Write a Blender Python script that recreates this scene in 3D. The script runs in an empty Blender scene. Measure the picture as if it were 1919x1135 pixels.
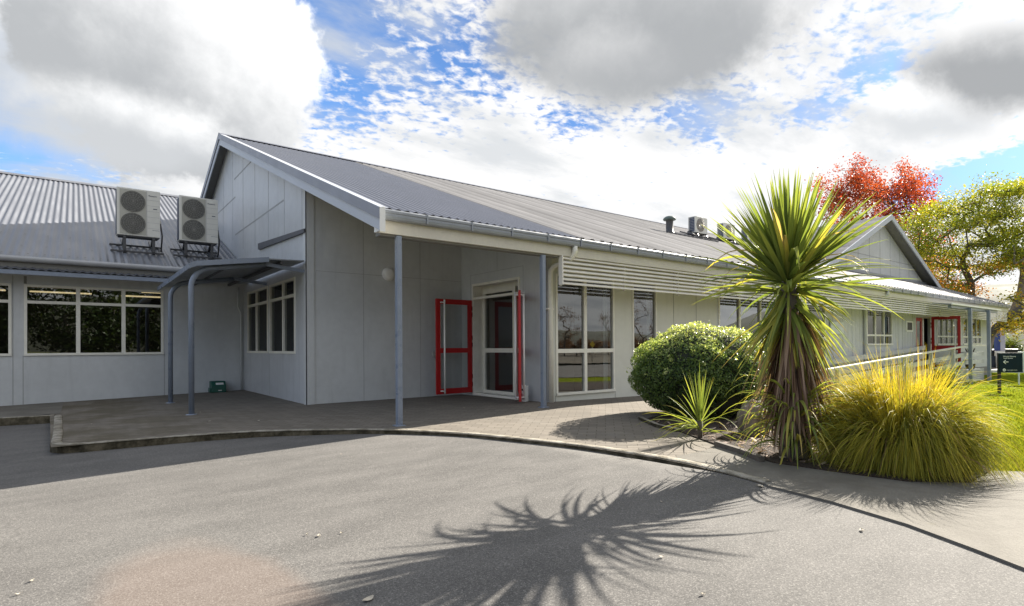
import bpy, math, random
import numpy as np
from mathutils import Vector, Matrix
random.seed(7); RNG = np.random.default_rng(11)
SC = bpy.context.scene
COL = SC.collection
R = math.radians

# ------------------------------------------------------------------ camera calibration (x = along the facade, y = into the site, z up)
FPX, CYP, YAW, PITCH, ROLL, EYE = 1060.186, 642.613, 0.6576953, 0.0064474, -0.0067179, 1.05
def cam_axes():
    fwd = np.array([math.sin(YAW), math.cos(YAW), 0]); right = np.array([math.cos(YAW), -math.sin(YAW), 0]); up = np.array([0, 0, 1.])
    f2 = fwd*math.cos(PITCH)+up*math.sin(PITCH); u2 = up*math.cos(PITCH)-fwd*math.sin(PITCH)
    r3 = right*math.cos(ROLL)+u2*math.sin(ROLL); u3 = u2*math.cos(ROLL)-right*math.sin(ROLL)
    return r3, u3, f2
CR, CU, CF = cam_axes()
def pxdir(x, y): return CR*(x-959.5)/FPX - CU*(y-CYP)/FPX + CF
def AT(x, y, u=None, v=None, z=None, surf=None, depth=None):
    d = pxdir(x, y); o = np.array([0, 0, EYE])
    if surf is not None:
        zz = 0.0
        for _ in range(12):
            p = o+d*(zz-EYE)/d[2]; zz = surf(p[0], p[1])
        return Vector(p)
    if depth is not None: t = depth
    elif u is not None: t = u/d[0]
    elif v is not None: t = v/d[1]
    else: t = (z-EYE)/d[2]
    return Vector(o+d*t)
cl = lambda x, a, b: min(max(x, a), b)
def zp(u, v):                                     # paving height
    k = cl((10.6-v)/3.5, 0, 1.3)
    z = -.045*k+.085*cl((u-3.3)/3.3, 0, 1)*min(k, 1)
    if u < 3.4: z -= .022*(3.4-max(u, -6))
    if u > 6.8: z -= .013*(min(u, 30)-6.8)
    return z
def za(u, v):
    z = -.06-.03*max(0, 4.5-max(u, -4)); a = cl((3.9-v)/1.3, 0, 1)*cl((u-.8)/1.6, 0, 1)
    return z*(1-a)+(zp(u, v)-.007)*a      # asphalt height
def zl(u, v): return -.035-.0205*cl(u-6, 0, 21)-.12*cl(5.0-u, 0, 3)   # lawn / ground height

# ------------------------------------------------------------------ helpers
class MB:
    def __init__(s): s.v, s.f, s.m, s.sm = [], [], [], []
    def quad(s, *p, m=0, sm=False):
        b = len(s.v); s.v += [tuple(q) for q in p]; s.f.append(tuple(range(b, b+len(p)))); s.m.append(m); s.sm.append(sm)
    def box(s, x0, x1, y0, y1, z0, z1, m=0, mat=None):
        if x0 > x1: x0, x1 = x1, x0
        if y0 > y1: y0, y1 = y1, y0
        if z0 > z1: z0, z1 = z1, z0
        P = [Vector((x, y, z)) for z in (z0, z1) for y in (y0, y1) for x in (x0, x1)]
        if mat is not None: P = [mat @ p for p in P]
        b = len(s.v); s.v += [tuple(p) for p in P]
        for f in ((0, 2, 3, 1), (4, 5, 7, 6), (0, 1, 5, 4), (2, 6, 7, 3), (0, 4, 6, 2), (1, 3, 7, 5)):
            s.f.append(tuple(b+i for i in f)); s.m.append(m); s.sm.append(False)
    def tube(s, path, r, n=10, m=0, cap=True, sm=True):
        path = [Vector(p) for p in path]; rs = r if isinstance(r, (list, tuple)) else [r]*len(path)
        b = len(s.v); prev = None
        for i, p in enumerate(path):
            t = (path[min(i+1, len(path)-1)]-path[max(i-1, 0)]).normalized()
            if prev is None:
                a = t.cross(Vector((0, 0, 1)))
                if a.length < 1e-3: a = t.cross(Vector((1, 0, 0)))
            else: a = prev-t*prev.dot(t)
            a.normalize(); prev = a; c = t.cross(a)
            for k in range(n):
                q = 2*math.pi*k/n; s.v.append(tuple(p+(a*math.cos(q)+c*math.sin(q))*rs[i]))
        for i in range(len(path)-1):
            for k in range(n):
                s.f.append((b+i*n+k, b+i*n+(k+1) % n, b+(i+1)*n+(k+1) % n, b+(i+1)*n+k)); s.m.append(m); s.sm.append(sm)
        if cap:
            s.f.append(tuple(b+k for k in range(n))[::-1]); s.m.append(m); s.sm.append(False)
            e = b+(len(path)-1)*n; s.f.append(tuple(e+k for k in range(n))); s.m.append(m); s.sm.append(False)
    def bar(s, a, b, w, h, m=0, up=(0, 0, 1)):      # rectangular bar from a to b
        a, b = Vector(a), Vector(b); t = (b-a); L = t.length; t.normalize()
        sd = t.cross(Vector(up)).normalized(); u2 = sd.cross(t)
        M = Matrix((t, sd, u2)).transposed().to_4x4(); M.translation = a
        s.box(0, L, -w/2, w/2, -h/2, h/2, m, M)
    def lathe(s, prof, c, n=20, m=0, axis='z', sm=True):
        b = len(s.v); c = Vector(c)
        for r, h in prof:
            for k in range(n):
                q = 2*math.pi*k/n; x, y = r*math.cos(q), r*math.sin(q)
                s.v.append(tuple(c+(Vector((x, y, h)) if axis == 'z' else Vector((x, h, y)) if axis == 'y' else Vector((h, x, y)))))
        for i in range(len(prof)-1):
            for k in range(n):
                s.f.append((b+i*n+k, b+i*n+(k+1) % n, b+(i+1)*n+(k+1) % n, b+(i+1)*n+k)); s.m.append(m); s.sm.append(sm)
        s.f.append(tuple(b+k for k in range(n))[::-1]); s.m.append(m); s.sm.append(False)
        e = b+(len(prof)-1)*n; s.f.append(tuple(e+k for k in range(n))); s.m.append(m); s.sm.append(False)
    def prism(s, pts, d, m=0):                      # polygon pts (3-D) extruded by vector d
        pts = [Vector(p) for p in pts]; d = Vector(d); n = len(pts); b = len(s.v)
        s.v += [tuple(p) for p in pts]+[tuple(p+d) for p in pts]
        s.f.append(tuple(range(b, b+n))); s.f.append(tuple(range(b+2*n-1, b+n-1, -1))); s.m += [m, m]; s.sm += [False]*2
        for k in range(n):
            s.f.append((b+k, b+n+k, b+n+(k+1) % n, b+(k+1) % n)); s.m.append(m); s.sm.append(False)
    def build(s, name, mats, parent=None, fix=True, bevel=0):
        me = bpy.data.meshes.new(name); me.from_pydata(s.v, [], s.f)
        mats = mats if isinstance(mats, (list, tuple)) else [mats]
        for mm in mats: me.materials.append(mm)
        me.polygons.foreach_set('material_index', s.m); me.polygons.foreach_set('use_smooth', s.sm)
        me.update()
        if fix:
            import bmesh
            bm = bmesh.new(); bm.from_mesh(me); bmesh.ops.recalc_face_normals(bm, faces=bm.faces); bm.to_mesh(me); bm.free()
        o = bpy.data.objects.new(name, me); COL.objects.link(o)
        if parent is not None: o.parent = parent; o.matrix_parent_inverse = Matrix.Translation(-parent.location) if parent.type == 'EMPTY' else Matrix()
        if bevel:
            b = o.modifiers.new('bevel', 'BEVEL'); b.width = bevel; b.segments = 2; b.limit_method = 'ANGLE'
        return o
def tag(o, label=None, cat=None, group=None, kind=None):
    if label: o['label'] = label
    if cat: o['category'] = cat
    if group: o['group'] = group
    if kind: o['kind'] = kind
    return o
def thing(name, label, cat, loc=(0, 0, 0), group=None):
    o = bpy.data.objects.new(name, None); COL.objects.link(o); o.location = loc; o.empty_display_size = .2
    return tag(o, label, cat, group)
def arr_mesh(name, V, F, mats, parent=None, col=None, midx=None, smooth=False):
    """numpy verts (N,3), quads (M,4); col = per-vertex (N,2) tint values"""
    me = bpy.data.meshes.new(name); n, k = F.shape
    me.vertices.add(len(V)); me.vertices.foreach_set('co', np.ascontiguousarray(V, dtype=np.float32).ravel())
    me.loops.add(n*k); me.loops.foreach_set('vertex_index', np.ascontiguousarray(F, dtype=np.int32).ravel())
    me.polygons.add(n); me.polygons.foreach_set('loop_start', np.arange(0, n*k, k, dtype=np.int32))
    for mm in (mats if isinstance(mats, (list, tuple)) else [mats]): me.materials.append(mm)
    if midx is not None: me.polygons.foreach_set('material_index', np.asarray(midx, dtype=np.int32))
    me.update(calc_edges=True)
    if smooth: me.polygons.foreach_set('use_smooth', np.ones(n, dtype=bool))
    if col is not None:
        a = me.color_attributes.new('tint', 'FLOAT_COLOR', 'POINT')
        c = np.ones((len(V), 4), dtype=np.float32); c[:, :col.shape[1]] = col; a.data.foreach_set('color', c.ravel())
    o = bpy.data.objects.new(name, me); COL.objects.link(o)
    if parent is not None:
        o.parent = parent; o.matrix_parent_inverse = Matrix.Translation(-parent.location) if parent.type == 'EMPTY' else Matrix()
    return o
def copy_tree(o, parent=None):
    c = o.copy(); COL.objects.link(c)
    if parent is not None: c.parent = parent; c.matrix_parent_inverse = o.matrix_parent_inverse.copy()
    for ch in list(o.children): copy_tree(ch, c)
    return c

# ------------------------------------------------------------------ materials
class NT:
    def __init__(s, tree): s.t = tree
    def n(s, typ, **k):
        nd = s.t.nodes.new(typ)
        for a, b in k.items(): setattr(nd, a, b)
        return nd
    def set(s, sock, val):
        if hasattr(val, 'is_output') or isinstance(val, bpy.types.NodeSocket): s.t.links.new(val, sock)
        else: sock.default_value = val
    def math(s, op, a, b=None, c=None, clamp=False):
        nd = s.n('ShaderNodeMath', operation=op, use_clamp=clamp); s.set(nd.inputs[0], a)
        if b is not None: s.set(nd.inputs[1], b)
        if c is not None: s.set(nd.inputs[2], c)
        return nd.outputs[0]
    def vmath(s, op, a, b=None, out=0):
        nd = s.n('ShaderNodeVectorMath', operation=op); s.set(nd.inputs[0], a)
        if b is not None: s.set(nd.inputs[1], b)
        return nd.outputs[out]
    def noise(s, vec, scale, detail=4, rough=.55, dist=0):
        nd = s.n('ShaderNodeTexNoise'); s.set(nd.inputs['Vector'], vec); nd.inputs['Scale'].default_value = scale
        nd.inputs['Detail'].default_value = detail; nd.inputs['Roughness'].default_value = rough; nd.inputs['Distortion'].default_value = dist
        return nd.outputs[0]
    def ramp(s, fac, a, b, x=0., y=1., smooth=True):
        nd = s.n('ShaderNodeMapRange'); nd.interpolation_type = 'SMOOTHSTEP' if smooth else 'LINEAR'; nd.clamp = True
        s.set(nd.inputs[0], fac); nd.inputs[1].default_value = a; nd.inputs[2].default_value = b; s.set(nd.inputs[3], x); s.set(nd.inputs[4], y)
        return nd.outputs[0]
    def mix(s, fac, a, b, blend='MIX'):
        nd = s.n('ShaderNodeMix', data_type='RGBA', blend_type=blend); s.set(nd.inputs[0], fac)
        for i, c in ((6, a), (7, b)): s.set(nd.inputs[i], c if not isinstance(c, tuple) else (*c[:3], 1))
        return nd.outputs[2]
    def map(s, vec, sc=(1, 1, 1), rot=(0, 0, 0), loc=(0, 0, 0)):
        nd = s.n('ShaderNodeMapping'); s.set(nd.inputs[0], vec); nd.inputs[1].default_value = loc; nd.inputs[2].default_value = rot; nd.inputs[3].default_value = sc
        return nd.outputs[0]
    def bump(s, h, strength=.3, dist=.01):
        nd = s.n('ShaderNodeBump'); nd.inputs['Strength'].default_value = strength; nd.inputs['Distance'].default_value = dist; s.set(nd.inputs['Height'], h)
        return nd.outputs[0]
def newmat(name):
    m = bpy.data.materials.new(name); m.use_nodes = True; t = NT(m.node_tree)
    b = m.node_tree.nodes['Principled BSDF']; pos = t.n('ShaderNodeNewGeometry').outputs['Position']
    return m, t, b, pos
def simple(name, col, rough=.5, metal=0., var=.12, scale=3., bump=0., bscale=60., spec=.5, streak=0.):
    m, t, b, pos = newmat(name)
    n1 = t.noise(pos, scale, 5); n2 = t.noise(pos, scale*9, 3)
    f = t.math('ADD', t.math('MULTIPLY', n1, .7), t.math('MULTIPLY', n2, .3))
    lo = tuple(c*(1-var) for c in col); hi = tuple(min(1, c*(1+var)) for c in col)
    c = t.mix(t.ramp(f, .3, .7), lo, hi)
    if streak:
        sn = t.noise(t.map(pos, (5, 5, .35)), 1.6, 4, .6)
        c = t.mix(t.ramp(sn, .5, .8, 0., streak), c, tuple(x*.55 for x in col))
    t.set(b.inputs['Base Color'], c); b.inputs['Roughness'].default_value = rough; b.inputs['Metallic'].default_value = metal
    b.inputs['Specular IOR Level'].default_value = spec
    t.set(b.inputs['Roughness'], t.ramp(n1, .2, .8, max(0, rough-.08), min(1, rough+.08)))
    if bump: t.set(b.inputs['Normal'], t.bump(t.noise(pos, bscale, 4), bump, .004))
    return m
M = {}
M['wall'] = simple('grey painted cladding', (.55, .565, .57), .55, var=.08, scale=.9, bump=.05, bscale=40, streak=.22)
M['wall_skylit'] = simple('cladding tinted by skylight', (.50, .515, .535), .36, var=.10, scale=.6, bump=.05, bscale=40, streak=.32)  # the blue of skylight is put into this wall colour
M['facade'] = simple('pale stone painted cladding', (.63, .63, .57), .55, var=.06, scale=.8, bump=.05, bscale=40, streak=.14)
M['joint'] = simple('panel joint', (.22, .22, .21), .8)
M['joint_mid'] = simple('pale panel joint', (.36, .365, .37), .8)
M['cream'] = simple('cream painted joinery', (.78, .76, .68), .42, var=.06, scale=6, streak=.06)
M['white'] = simple('white powder coat', (.83, .83, .81), .35, var=.04, scale=5)
M['slat'] = simple('cream painted slats', (.80, .77, .70), .5, var=.06, scale=4)
M['fascia'] = simple('cream painted fascia', (.60, .57, .49), .5, var=.08, scale=3, streak=.1)
M['bluesteel'] = simple('blue grey painted steel', (.20, .235, .30), .32, var=.07, scale=6, spec=.5)
M['gutter'] = simple('grey folded gutter metal', (.26, .28, .31), .35, metal=.15, var=.07, scale=5)
M['gutter_pale'] = simple('pale grey gutter metal', (.42, .43, .45), .4, metal=.1, var=.07, scale=4)
M['barge_pale'] = simple('pale blue grey barge board', (.47, .50, .56), .42, var=.04, scale=3)
M['barge_dark'] = simple('grey barge flashing', (.24, .25, .29), .4, metal=.1, var=.05, scale=3)
M['barge_top'] = simple('pale roof edge flashing', (.40, .42, .46), .35, metal=.1, var=.05, scale=3)
M['dark'] = simple('dark flashing', (.085, .088, .10), .55)
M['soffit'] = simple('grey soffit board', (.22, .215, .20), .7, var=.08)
M['concrete'] = simple('weathered foundation concrete', (.25, .245, .23), .9, var=.2, scale=6, bump=.3, bscale=50)
M['red'] = simple('red painted door', (.42, .012, .014), .35, var=.06, scale=6)
M['alu'] = simple('satin aluminium', (.62, .62, .60), .35, metal=.6, var=.05)
M['black'] = simple('black plastic', (.012, .012, .013), .5)
M['green_box'] = simple('green plastic', (.01, .085, .06), .45, var=.1, scale=20)
M['paper'] = simple('white label', (.7, .7, .68), .6)
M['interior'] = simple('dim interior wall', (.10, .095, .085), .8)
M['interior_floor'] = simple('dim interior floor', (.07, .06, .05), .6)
M['curtain'] = simple('pale curtain', (.45, .49, .52), .9, var=.1, scale=8)
M['wood'] = simple('grey painted timber rail', (.50, .505, .50), .6, var=.10, scale=4, bump=.1, bscale=60)
M['wood_pale'] = simple('pale worn handrail', (.62, .60, .53), .55, var=.1, scale=6)
M['ac_body'] = simple('off white heat pump casing', (.66, .65, .60), .45, var=.04, scale=5, streak=.08)
M['ac_panel'] = simple('heat pump fan panel', (.42, .41, .36), .5, var=.05)
M['ac_fan'] = simple('dark fan grille', (.11, .108, .10), .5)
M['ac_wire'] = simple('fan guard wire', (.30, .295, .27), .5)
M['coil'] = simple('dark blue coil fins', (.04, .055, .10), .5)
M['steel_dark'] = simple('dark galvanised bracket', (.07, .07, .075), .5, metal=.3)
M['lamp'] = simple('opal lamp cover', (.78, .78, .76), .4, var=.03)
M['sign'] = simple('dark teal sign face', (.003, .014, .023), .6, var=.2, scale=1.5, spec=.15)
M['sign_text'] = simple('white sign lettering', (.75, .78, .78), .5, var=.02)
M['sign_white'] = simple('pale sign board', (.62, .66, .68), .5)
M['blue_panel'] = simple('deep blue sign panel', (.02, .05, .25), .45)
M['lilac_panel'] = simple('pale lilac sign panel', (.50, .50, .62), .5)
M['car'] = simple('dark blue car paint', (.02, .03, .05), .45, spec=.3)
M['tyre'] = simple('tyre rubber', (.015, .015, .015), .8)
M['pot'] = simple('dark terracotta pot', (.035, .024, .02), .6)
M['rock'] = simple('brown grey boulder', (.15, .122, .098), .9, var=.35, scale=9, bump=.9, bscale=14)
M['leaflitter'] = simple('pale dry leaf', (.45, .40, .32), .8, var=.2, scale=30)
M['bark'] = simple('grey brown bark', (.10, .085, .07), .9, var=.3, scale=8, bump=.6, bscale=25)
M['deadleaf'] = simple('x', (.2, .15, .1), .9)
def emit(name, col, s):
    m, t, b, pos = newmat(name); b.inputs['Emission Color'].default_value = (*col, 1); b.inputs['Emission Strength'].default_value = s; return m
M['tube'] = emit('lit fluorescent tube', (1, .78, .42), .30)
M['taillight'] = simple('red tail lamp', (.4, .01, .02), .3)

def glass(name, tint, base, k=1.25):
    m, t, b, pos = newmat(name); nt = m.node_tree; nt.nodes.remove(b); out = nt.nodes['Material Output']
    fr = t.n('ShaderNodeFresnel'); t.set(fr.inputs[0], t.math('SUBTRACT', 1.55, t.math('MULTIPLY', t.n('ShaderNodeNewGeometry').outputs['Backfacing'], 1.55-1/1.55)))
    g = t.n('ShaderNodeBsdfGlossy'); g.inputs['Color'].default_value = (.95, .97, .97, 1); g.inputs['Roughness'].default_value = .0
    tr = t.n('ShaderNodeBsdfTransparent'); tr.inputs[0].default_value = (*tint, 1)
    mx = t.n('ShaderNodeMixShader'); f = t.math('ADD', t.math('MULTIPLY', fr.outputs[0], k), base, clamp=True); t.set(mx.inputs[0], f)
    nt.links.new(tr.outputs[0], mx.inputs[1]); nt.links.new(g.outputs[0], mx.inputs[2]); nt.links.new(mx.outputs[0], out.inputs[0])
    # slight pane waviness
    g_n = t.bump(t.noise(pos, 1.3, 2), .02, .02); t.set(g.inputs['Normal'], g_n)
    return m
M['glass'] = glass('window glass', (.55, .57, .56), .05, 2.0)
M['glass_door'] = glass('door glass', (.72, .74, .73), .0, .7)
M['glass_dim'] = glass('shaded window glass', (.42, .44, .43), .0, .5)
M['glass_lit'] = glass('reflective glass', (.45, .47, .47), .18)

def roof_mat(name, lo, hi, rough, stain, metal=.0, sheetvar=0., spec=.10):
    m, t, b, pos = newmat(name)
    n1 = t.noise(t.map(pos, (2.2, .35, 1)), 1.5, 5); n2 = t.noise(pos, 14, 4)
    c = t.mix(t.ramp(n1, .3, .7), lo, hi); c = t.mix(t.ramp(n2, .62, .8, 0, stain), c, tuple(x*.6 for x in lo))
    if sheetvar:                                   # each roofing sheet has weathered a little differently
        sx = t.n('ShaderNodeSeparateXYZ'); t.set(sx.inputs[0], pos); cell = t.math('FLOOR', t.math('DIVIDE', sx.outputs[0], .75)); wn = t.n('ShaderNodeTexWhiteNoise', noise_dimensions='1D'); t.set(wn.inputs['W'], cell)
        fr = t.math('FRACT', t.math('DIVIDE', sx.outputs[0], .75)); k = t.math('ADD', t.math('MULTIPLY', t.math('SUBTRACT', wn.outputs[0], .5), sheetvar*2), t.math('MULTIPLY', t.math('SUBTRACT', fr, .5), sheetvar*2.2))
        nd = t.n('ShaderNodeVectorMath', operation='SCALE'); t.set(nd.inputs[0], c); t.set(nd.inputs['Scale'], t.math('ADD', k, 1.)); c = nd.outputs[0]
    t.set(b.inputs['Base Color'], c); b.inputs['Metallic'].default_value = metal; b.inputs['Specular IOR Level'].default_value = spec; t.set(b.inputs['Roughness'], t.ramp(n1, .3, .7, rough-.06, rough+.08))
    return m
M['roof_blue'] = roof_mat('blue grey corrugated steel', (.105, .115, .145), (.14, .15, .185), .42, .1)
M['roof_beige'] = roof_mat('weathered beige grey roofing', (.178, .176, .178), (.218, .214, .216), .6, .2, .0, .16, .02)
M['roof_wing'] = roof_mat('grey corrugated steel', (.135, .143, .168), (.18, .19, .215), .38, .3, .25)

def asphalt():
    m, t, b, pos = newmat('worn asphalt')
    big = t.noise(pos, .35, 4); mid = t.noise(t.map(pos, (1, 2.2, 1), (0, 0, .4)), 1.6, 5, .6); fine = t.noise(pos, 75, 3, .7)
    vo = t.n('ShaderNodeTexVoronoi'); t.set(vo.inputs['Vector'], pos); vo.inputs['Scale'].default_value = 95
    c = t.mix(t.ramp(mid, .3, .72), (.100, .095, .090), (.152, .144, .136))
    c = t.mix(t.ramp(big, .35, .7, 0, .5), c, (.185, .176, .165))
    sp = t.math('MULTIPLY', t.ramp(fine, .30, .75), 1)
    c = t.mix(t.ramp(sp, 0, 1, .5, 0), c, (.045, .044, .042))
    chip = t.n('ShaderNodeTexVoronoi'); t.set(chip.inputs['Vector'], pos); chip.inputs['Scale'].default_value = 190; cs = t.n('ShaderNodeSeparateColor'); t.set(cs.inputs[0], chip.outputs['Color'])
    c = t.mix(t.ramp(cs.outputs[0], .78, .98, 0, .38), c, (.34, .325, .30)); c = t.mix(t.ramp(cs.outputs[1], .78, .98, 0, .45), c, (.03, .03, .03))
    ck = t.n('ShaderNodeTexVoronoi', feature='DISTANCE_TO_EDGE'); ck.inputs['Scale'].default_value = .42
    wv = t.n('ShaderNodeTexNoise'); t.set(wv.inputs['Vector'], pos); wv.inputs['Scale'].default_value = 2.3; wv.inputs['Detail'].default_value = 6
    wsc = t.n('ShaderNodeVectorMath', operation='SCALE'); t.set(wsc.inputs[0], wv.outputs[1]); wsc.inputs['Scale'].default_value = .5; t.set(ck.inputs['Vector'], t.vmath('ADD', pos, wsc.outputs[0]))
    c = t.mix(t.math('MULTIPLY', t.ramp(ck.outputs[0], .0, .006, 1, 0), t.ramp(big, .5, .62, 0, .28)), c, (.05, .048, .045))
    c = t.mix(t.ramp(t.noise(pos, 130, 2, .5), .66, .78, 0, .6), c, (.42, .40, .37))
    # reddish relaid patch with its own outline
    d = t.vmath('SUBTRACT', pos, (.48, 2.55, 0)); d = t.map(d, (1/.52, 1/1.75, 0), (0, 0, R(28)))
    r = t.math('ADD', t.vmath('LENGTH', d, out=1), t.math('MULTIPLY', t.math('SUBTRACT', t.noise(pos, 1.4, 3), .5), .35))
    c = t.mix(t.ramp(r, .78, 1.06, .26, 0), c, (.24, .165, .125))
    # faint tyre scrub arcs
    rr = t.vmath('LENGTH', t.vmath('SUBTRACT', pos, (-1.2, -3.2, 0)), out=1)
    w = t.noise(t.n('ShaderNodeCombineXYZ').outputs[0], 1); cx = t.n('ShaderNodeCombineXYZ'); t.set(cx.inputs[0], rr); w = t.noise(cx.outputs[0], 2.4, 4, .6)
    c = t.mix(t.ramp(w, .52, .72, 0, .30), c, (.10, .097, .092))
    # chalky scuffs
    sc = t.noise(t.map(pos, (3, 9, 1), (0, 0, .5)), 1.3, 4, .65); c = t.mix(t.ramp(sc, .72, .80, 0, .35), c, (.48, .46, .43))
    t.set(b.inputs['Base Color'], c); b.inputs['Roughness'].default_value = .88; b.inputs['Specular IOR Level'].default_value = .3
    h = t.math('ADD', t.math('MULTIPLY', fine, .6), t.math('MULTIPLY', vo.outputs[0], .8))
    t.set(b.inputs['Normal'], t.bump(h, .30, .003)); return m
M['asphalt'] = asphalt()
def paving():
    m, t, b, pos = newmat('mossy clay pavers')
    br = t.n('ShaderNodeTexBrick'); t.set(br.inputs['Vector'], t.map(pos, (1, 1, 1), (0, 0, R(47))))
    br.inputs['Scale'].default_value = 1; br.inputs['Brick Width'].default_value = .225; br.inputs['Row Height'].default_value = .115
    br.inputs['Mortar Size'].default_value = .006; br.inputs['Mortar Smooth'].default_value = .4
    br.inputs['Color1'].default_value = (.15, .132, .11, 1); br.inputs['Color2'].default_value = (.205, .18, .15, 1); br.inputs['Mortar'].default_value = (.085, .075, .055, 1)
    n = t.noise(pos, 1.1, 5, .6); n2 = t.noise(pos, 22, 4)
    c = t.mix(t.ramp(n2, .3, .75, .35, 0), br.outputs[0], (.13, .118, .10))
    sx = t.n('ShaderNodeSeparateXYZ'); t.set(sx.inputs[0], pos)
    # damp moss toward the shaded western end of the court
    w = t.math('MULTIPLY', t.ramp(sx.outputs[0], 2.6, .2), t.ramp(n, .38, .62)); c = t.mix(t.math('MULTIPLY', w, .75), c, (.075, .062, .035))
    c = t.mix(t.ramp(t.noise(pos, 5.5, 4, .65), .66, .78, 0, .5), c, (.08, .085, .03))
    c = t.mix(t.ramp(n, .55, .8, 0, .3), c, (.26, .245, .22))
    t.set(b.inputs['Base Color'], c); b.inputs['Roughness'].default_value = .9; b.inputs['Specular IOR Level'].default_value = .25
    h = t.math('ADD', t.math('MULTIPLY', br.outputs[1], -1.), t.math('MULTIPLY', n2, .5)); t.set(b.inputs['Normal'], t.bump(h, .5, .006)); return m
M['paving'] = paving()
def concrete_path():
    m, t, b, pos = newmat('old concrete path')
    n = t.noise(pos, 2.2, 6, .65); f = t.noise(pos, 60, 3, .7)
    c = t.mix(t.ramp(n, .3, .7), (.12, .11, .094), (.185, .172, .15)); c = t.mix(t.ramp(f, .3, .7, .35, 0), c, (.10, .095, .08))
    c = t.mix(t.ramp(t.noise(pos, 7, 4, .6), .62, .75, 0, .5), c, (.13, .12, .085))
    t.set(b.inputs['Base Color'], c); b.inputs['Roughness'].default_value = .9; b.inputs['Specular IOR Level'].default_value = .25
    t.set(b.inputs['Normal'], t.bump(f, .5, .006)); return m
M['path'] = concrete_path()
def kerbmat():
    m, t, b, pos = newmat('mossy old kerb concrete')
    n = t.noise(pos, 6, 6, .7); f = t.noise(pos, 45, 4, .7)
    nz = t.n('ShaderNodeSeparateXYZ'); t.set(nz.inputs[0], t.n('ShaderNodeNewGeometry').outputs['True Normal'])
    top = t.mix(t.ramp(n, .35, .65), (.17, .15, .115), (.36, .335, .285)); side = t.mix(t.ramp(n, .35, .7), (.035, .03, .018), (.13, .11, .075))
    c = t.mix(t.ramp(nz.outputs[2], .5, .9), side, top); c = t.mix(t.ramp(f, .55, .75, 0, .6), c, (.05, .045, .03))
    t.set(b.inputs['Base Color'], c); b.inputs['Roughness'].default_value = .95; b.inputs['Specular IOR Level'].default_value = .2
    t.set(b.inputs['Normal'], t.bump(t.math('ADD', f, n), .9, .012)); return m
M['kerb'] = kerbmat()
def mulch():
    m, t, b, pos = newmat('bark mulch')
    n = t.noise(pos, 38, 5, .7, 1.5); n2 = t.noise(pos, 4, 4)
    c = t.mix(t.ramp(n, .35, .68), (.012, .008, .005), (.085, .055, .038)); c = t.mix(t.ramp(n2, .5, .75, 0, .4), c, (.06, .045, .03))
    t.set(b.inputs['Base Color'], c); b.inputs['Roughness'].default_value = .95; t.set(b.inputs['Normal'], t.bump(n, 1., .03)); return m
M['mulch'] = mulch()
def lawnmat():
    m, t, b, pos = newmat('mown lawn')
    n = t.noise(pos, .8, 5, .6); f = t.noise(t.map(pos, (1, 1, 1)), 26, 4, .7); g = t.noise(pos, 110, 2)
    c = t.mix(t.ramp(n, .3, .7), (.145, .185, .012), (.225, .255, .020)); c = t.mix(t.ramp(f, .4, .75, 0, .5), c, (.09, .15, .012)); c = t.mix(t.ramp(g, .55, .8, 0, .4), c, (.26, .27, .03))
    t.set(b.inputs['Base Color'], c); b.inputs['Roughness'].default_value = .9; b.inputs['Specular IOR Level'].default_value = .0
    t.set(b.inputs['Normal'], t.bump(t.math('ADD', f, g), .8, .03)); return m
M['lawn'] = lawnmat()

def leafmat(name, stops, trans=.45, rough=.45, spec=.4):
    """colour from tint.r (0..1, per leaf / along the leaf); some light passes through the blade"""
    m, t, b, pos = newmat(name); nt = m.node_tree
    at = t.n('ShaderNodeAttribute', attribute_name='tint'); sp = t.n('ShaderNodeSeparateColor'); t.set(sp.inputs[0], at.outputs['Color'])
    rp = t.n('ShaderNodeValToRGB'); t.set(rp.inputs[0], sp.outputs[0]); e = rp.color_ramp.elements
    e[0].position, e[0].color = stops[0][0], (*stops[0][1], 1); e[1].position, e[1].color = stops[-1][0], (*stops[-1][1], 1)
    for p, c in stops[1:-1]: x = e.new(p); x.color = (*c, 1)
    col = rp.outputs[0]
    t.set(b.inputs['Base Color'], col); b.inputs['Roughness'].default_value = rough; b.inputs['Specular IOR Level'].default_value = spec
    tl = t.n('ShaderNodeBsdfTranslucent'); t.set(tl.inputs[0], t.mix(1., col, (1.25, 1.2, .6), 'MULTIPLY'))
    mx = t.n('ShaderNodeMixShader'); mx.inputs[0].default_value = trans
    nt.links.new(b.outputs[0], mx.inputs[1]); nt.links.new(tl.outputs[0], mx.inputs[2]); nt.links.new(mx.outputs[0], nt.nodes['Material Output'].inputs[0])
    return m
M['palm'] = leafmat('cabbage tree leaf', [(0, (.095, .145, .042)), (.45, (.20, .255, .065)), (.75, (.33, .36, .085)), (.9, (.52, .45, .10)), (1, (.48, .36, .16))], .45, .5, .3)
M['palm_dead'] = leafmat('dry cabbage tree leaf', [(0, (.12, .07, .05)), (.5, (.28, .185, .13)), (1, (.48, .41, .33))], .2, .7, .2)
M['tussock'] = leafmat('tussock blade tinted by backlight', [(0, (.07, .105, .02)), (.35, (.17, .20, .04)), (.6, (.40, .36, .05)), (.93, (.74, .58, .07)), (.97, (.24, .16, .08)), (1, (.26, .18, .10))], .42, .55, .2)
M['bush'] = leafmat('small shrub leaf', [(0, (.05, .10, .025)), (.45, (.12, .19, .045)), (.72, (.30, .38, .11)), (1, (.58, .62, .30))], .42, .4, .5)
M['redleaf'] = leafmat('red autumn leaf', [(0, (.17, .025, .02)), (.5, (.36, .055, .032)), (.85, (.46, .12, .045)), (1, (.48, .23, .06))], .45, .5, .3)
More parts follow.
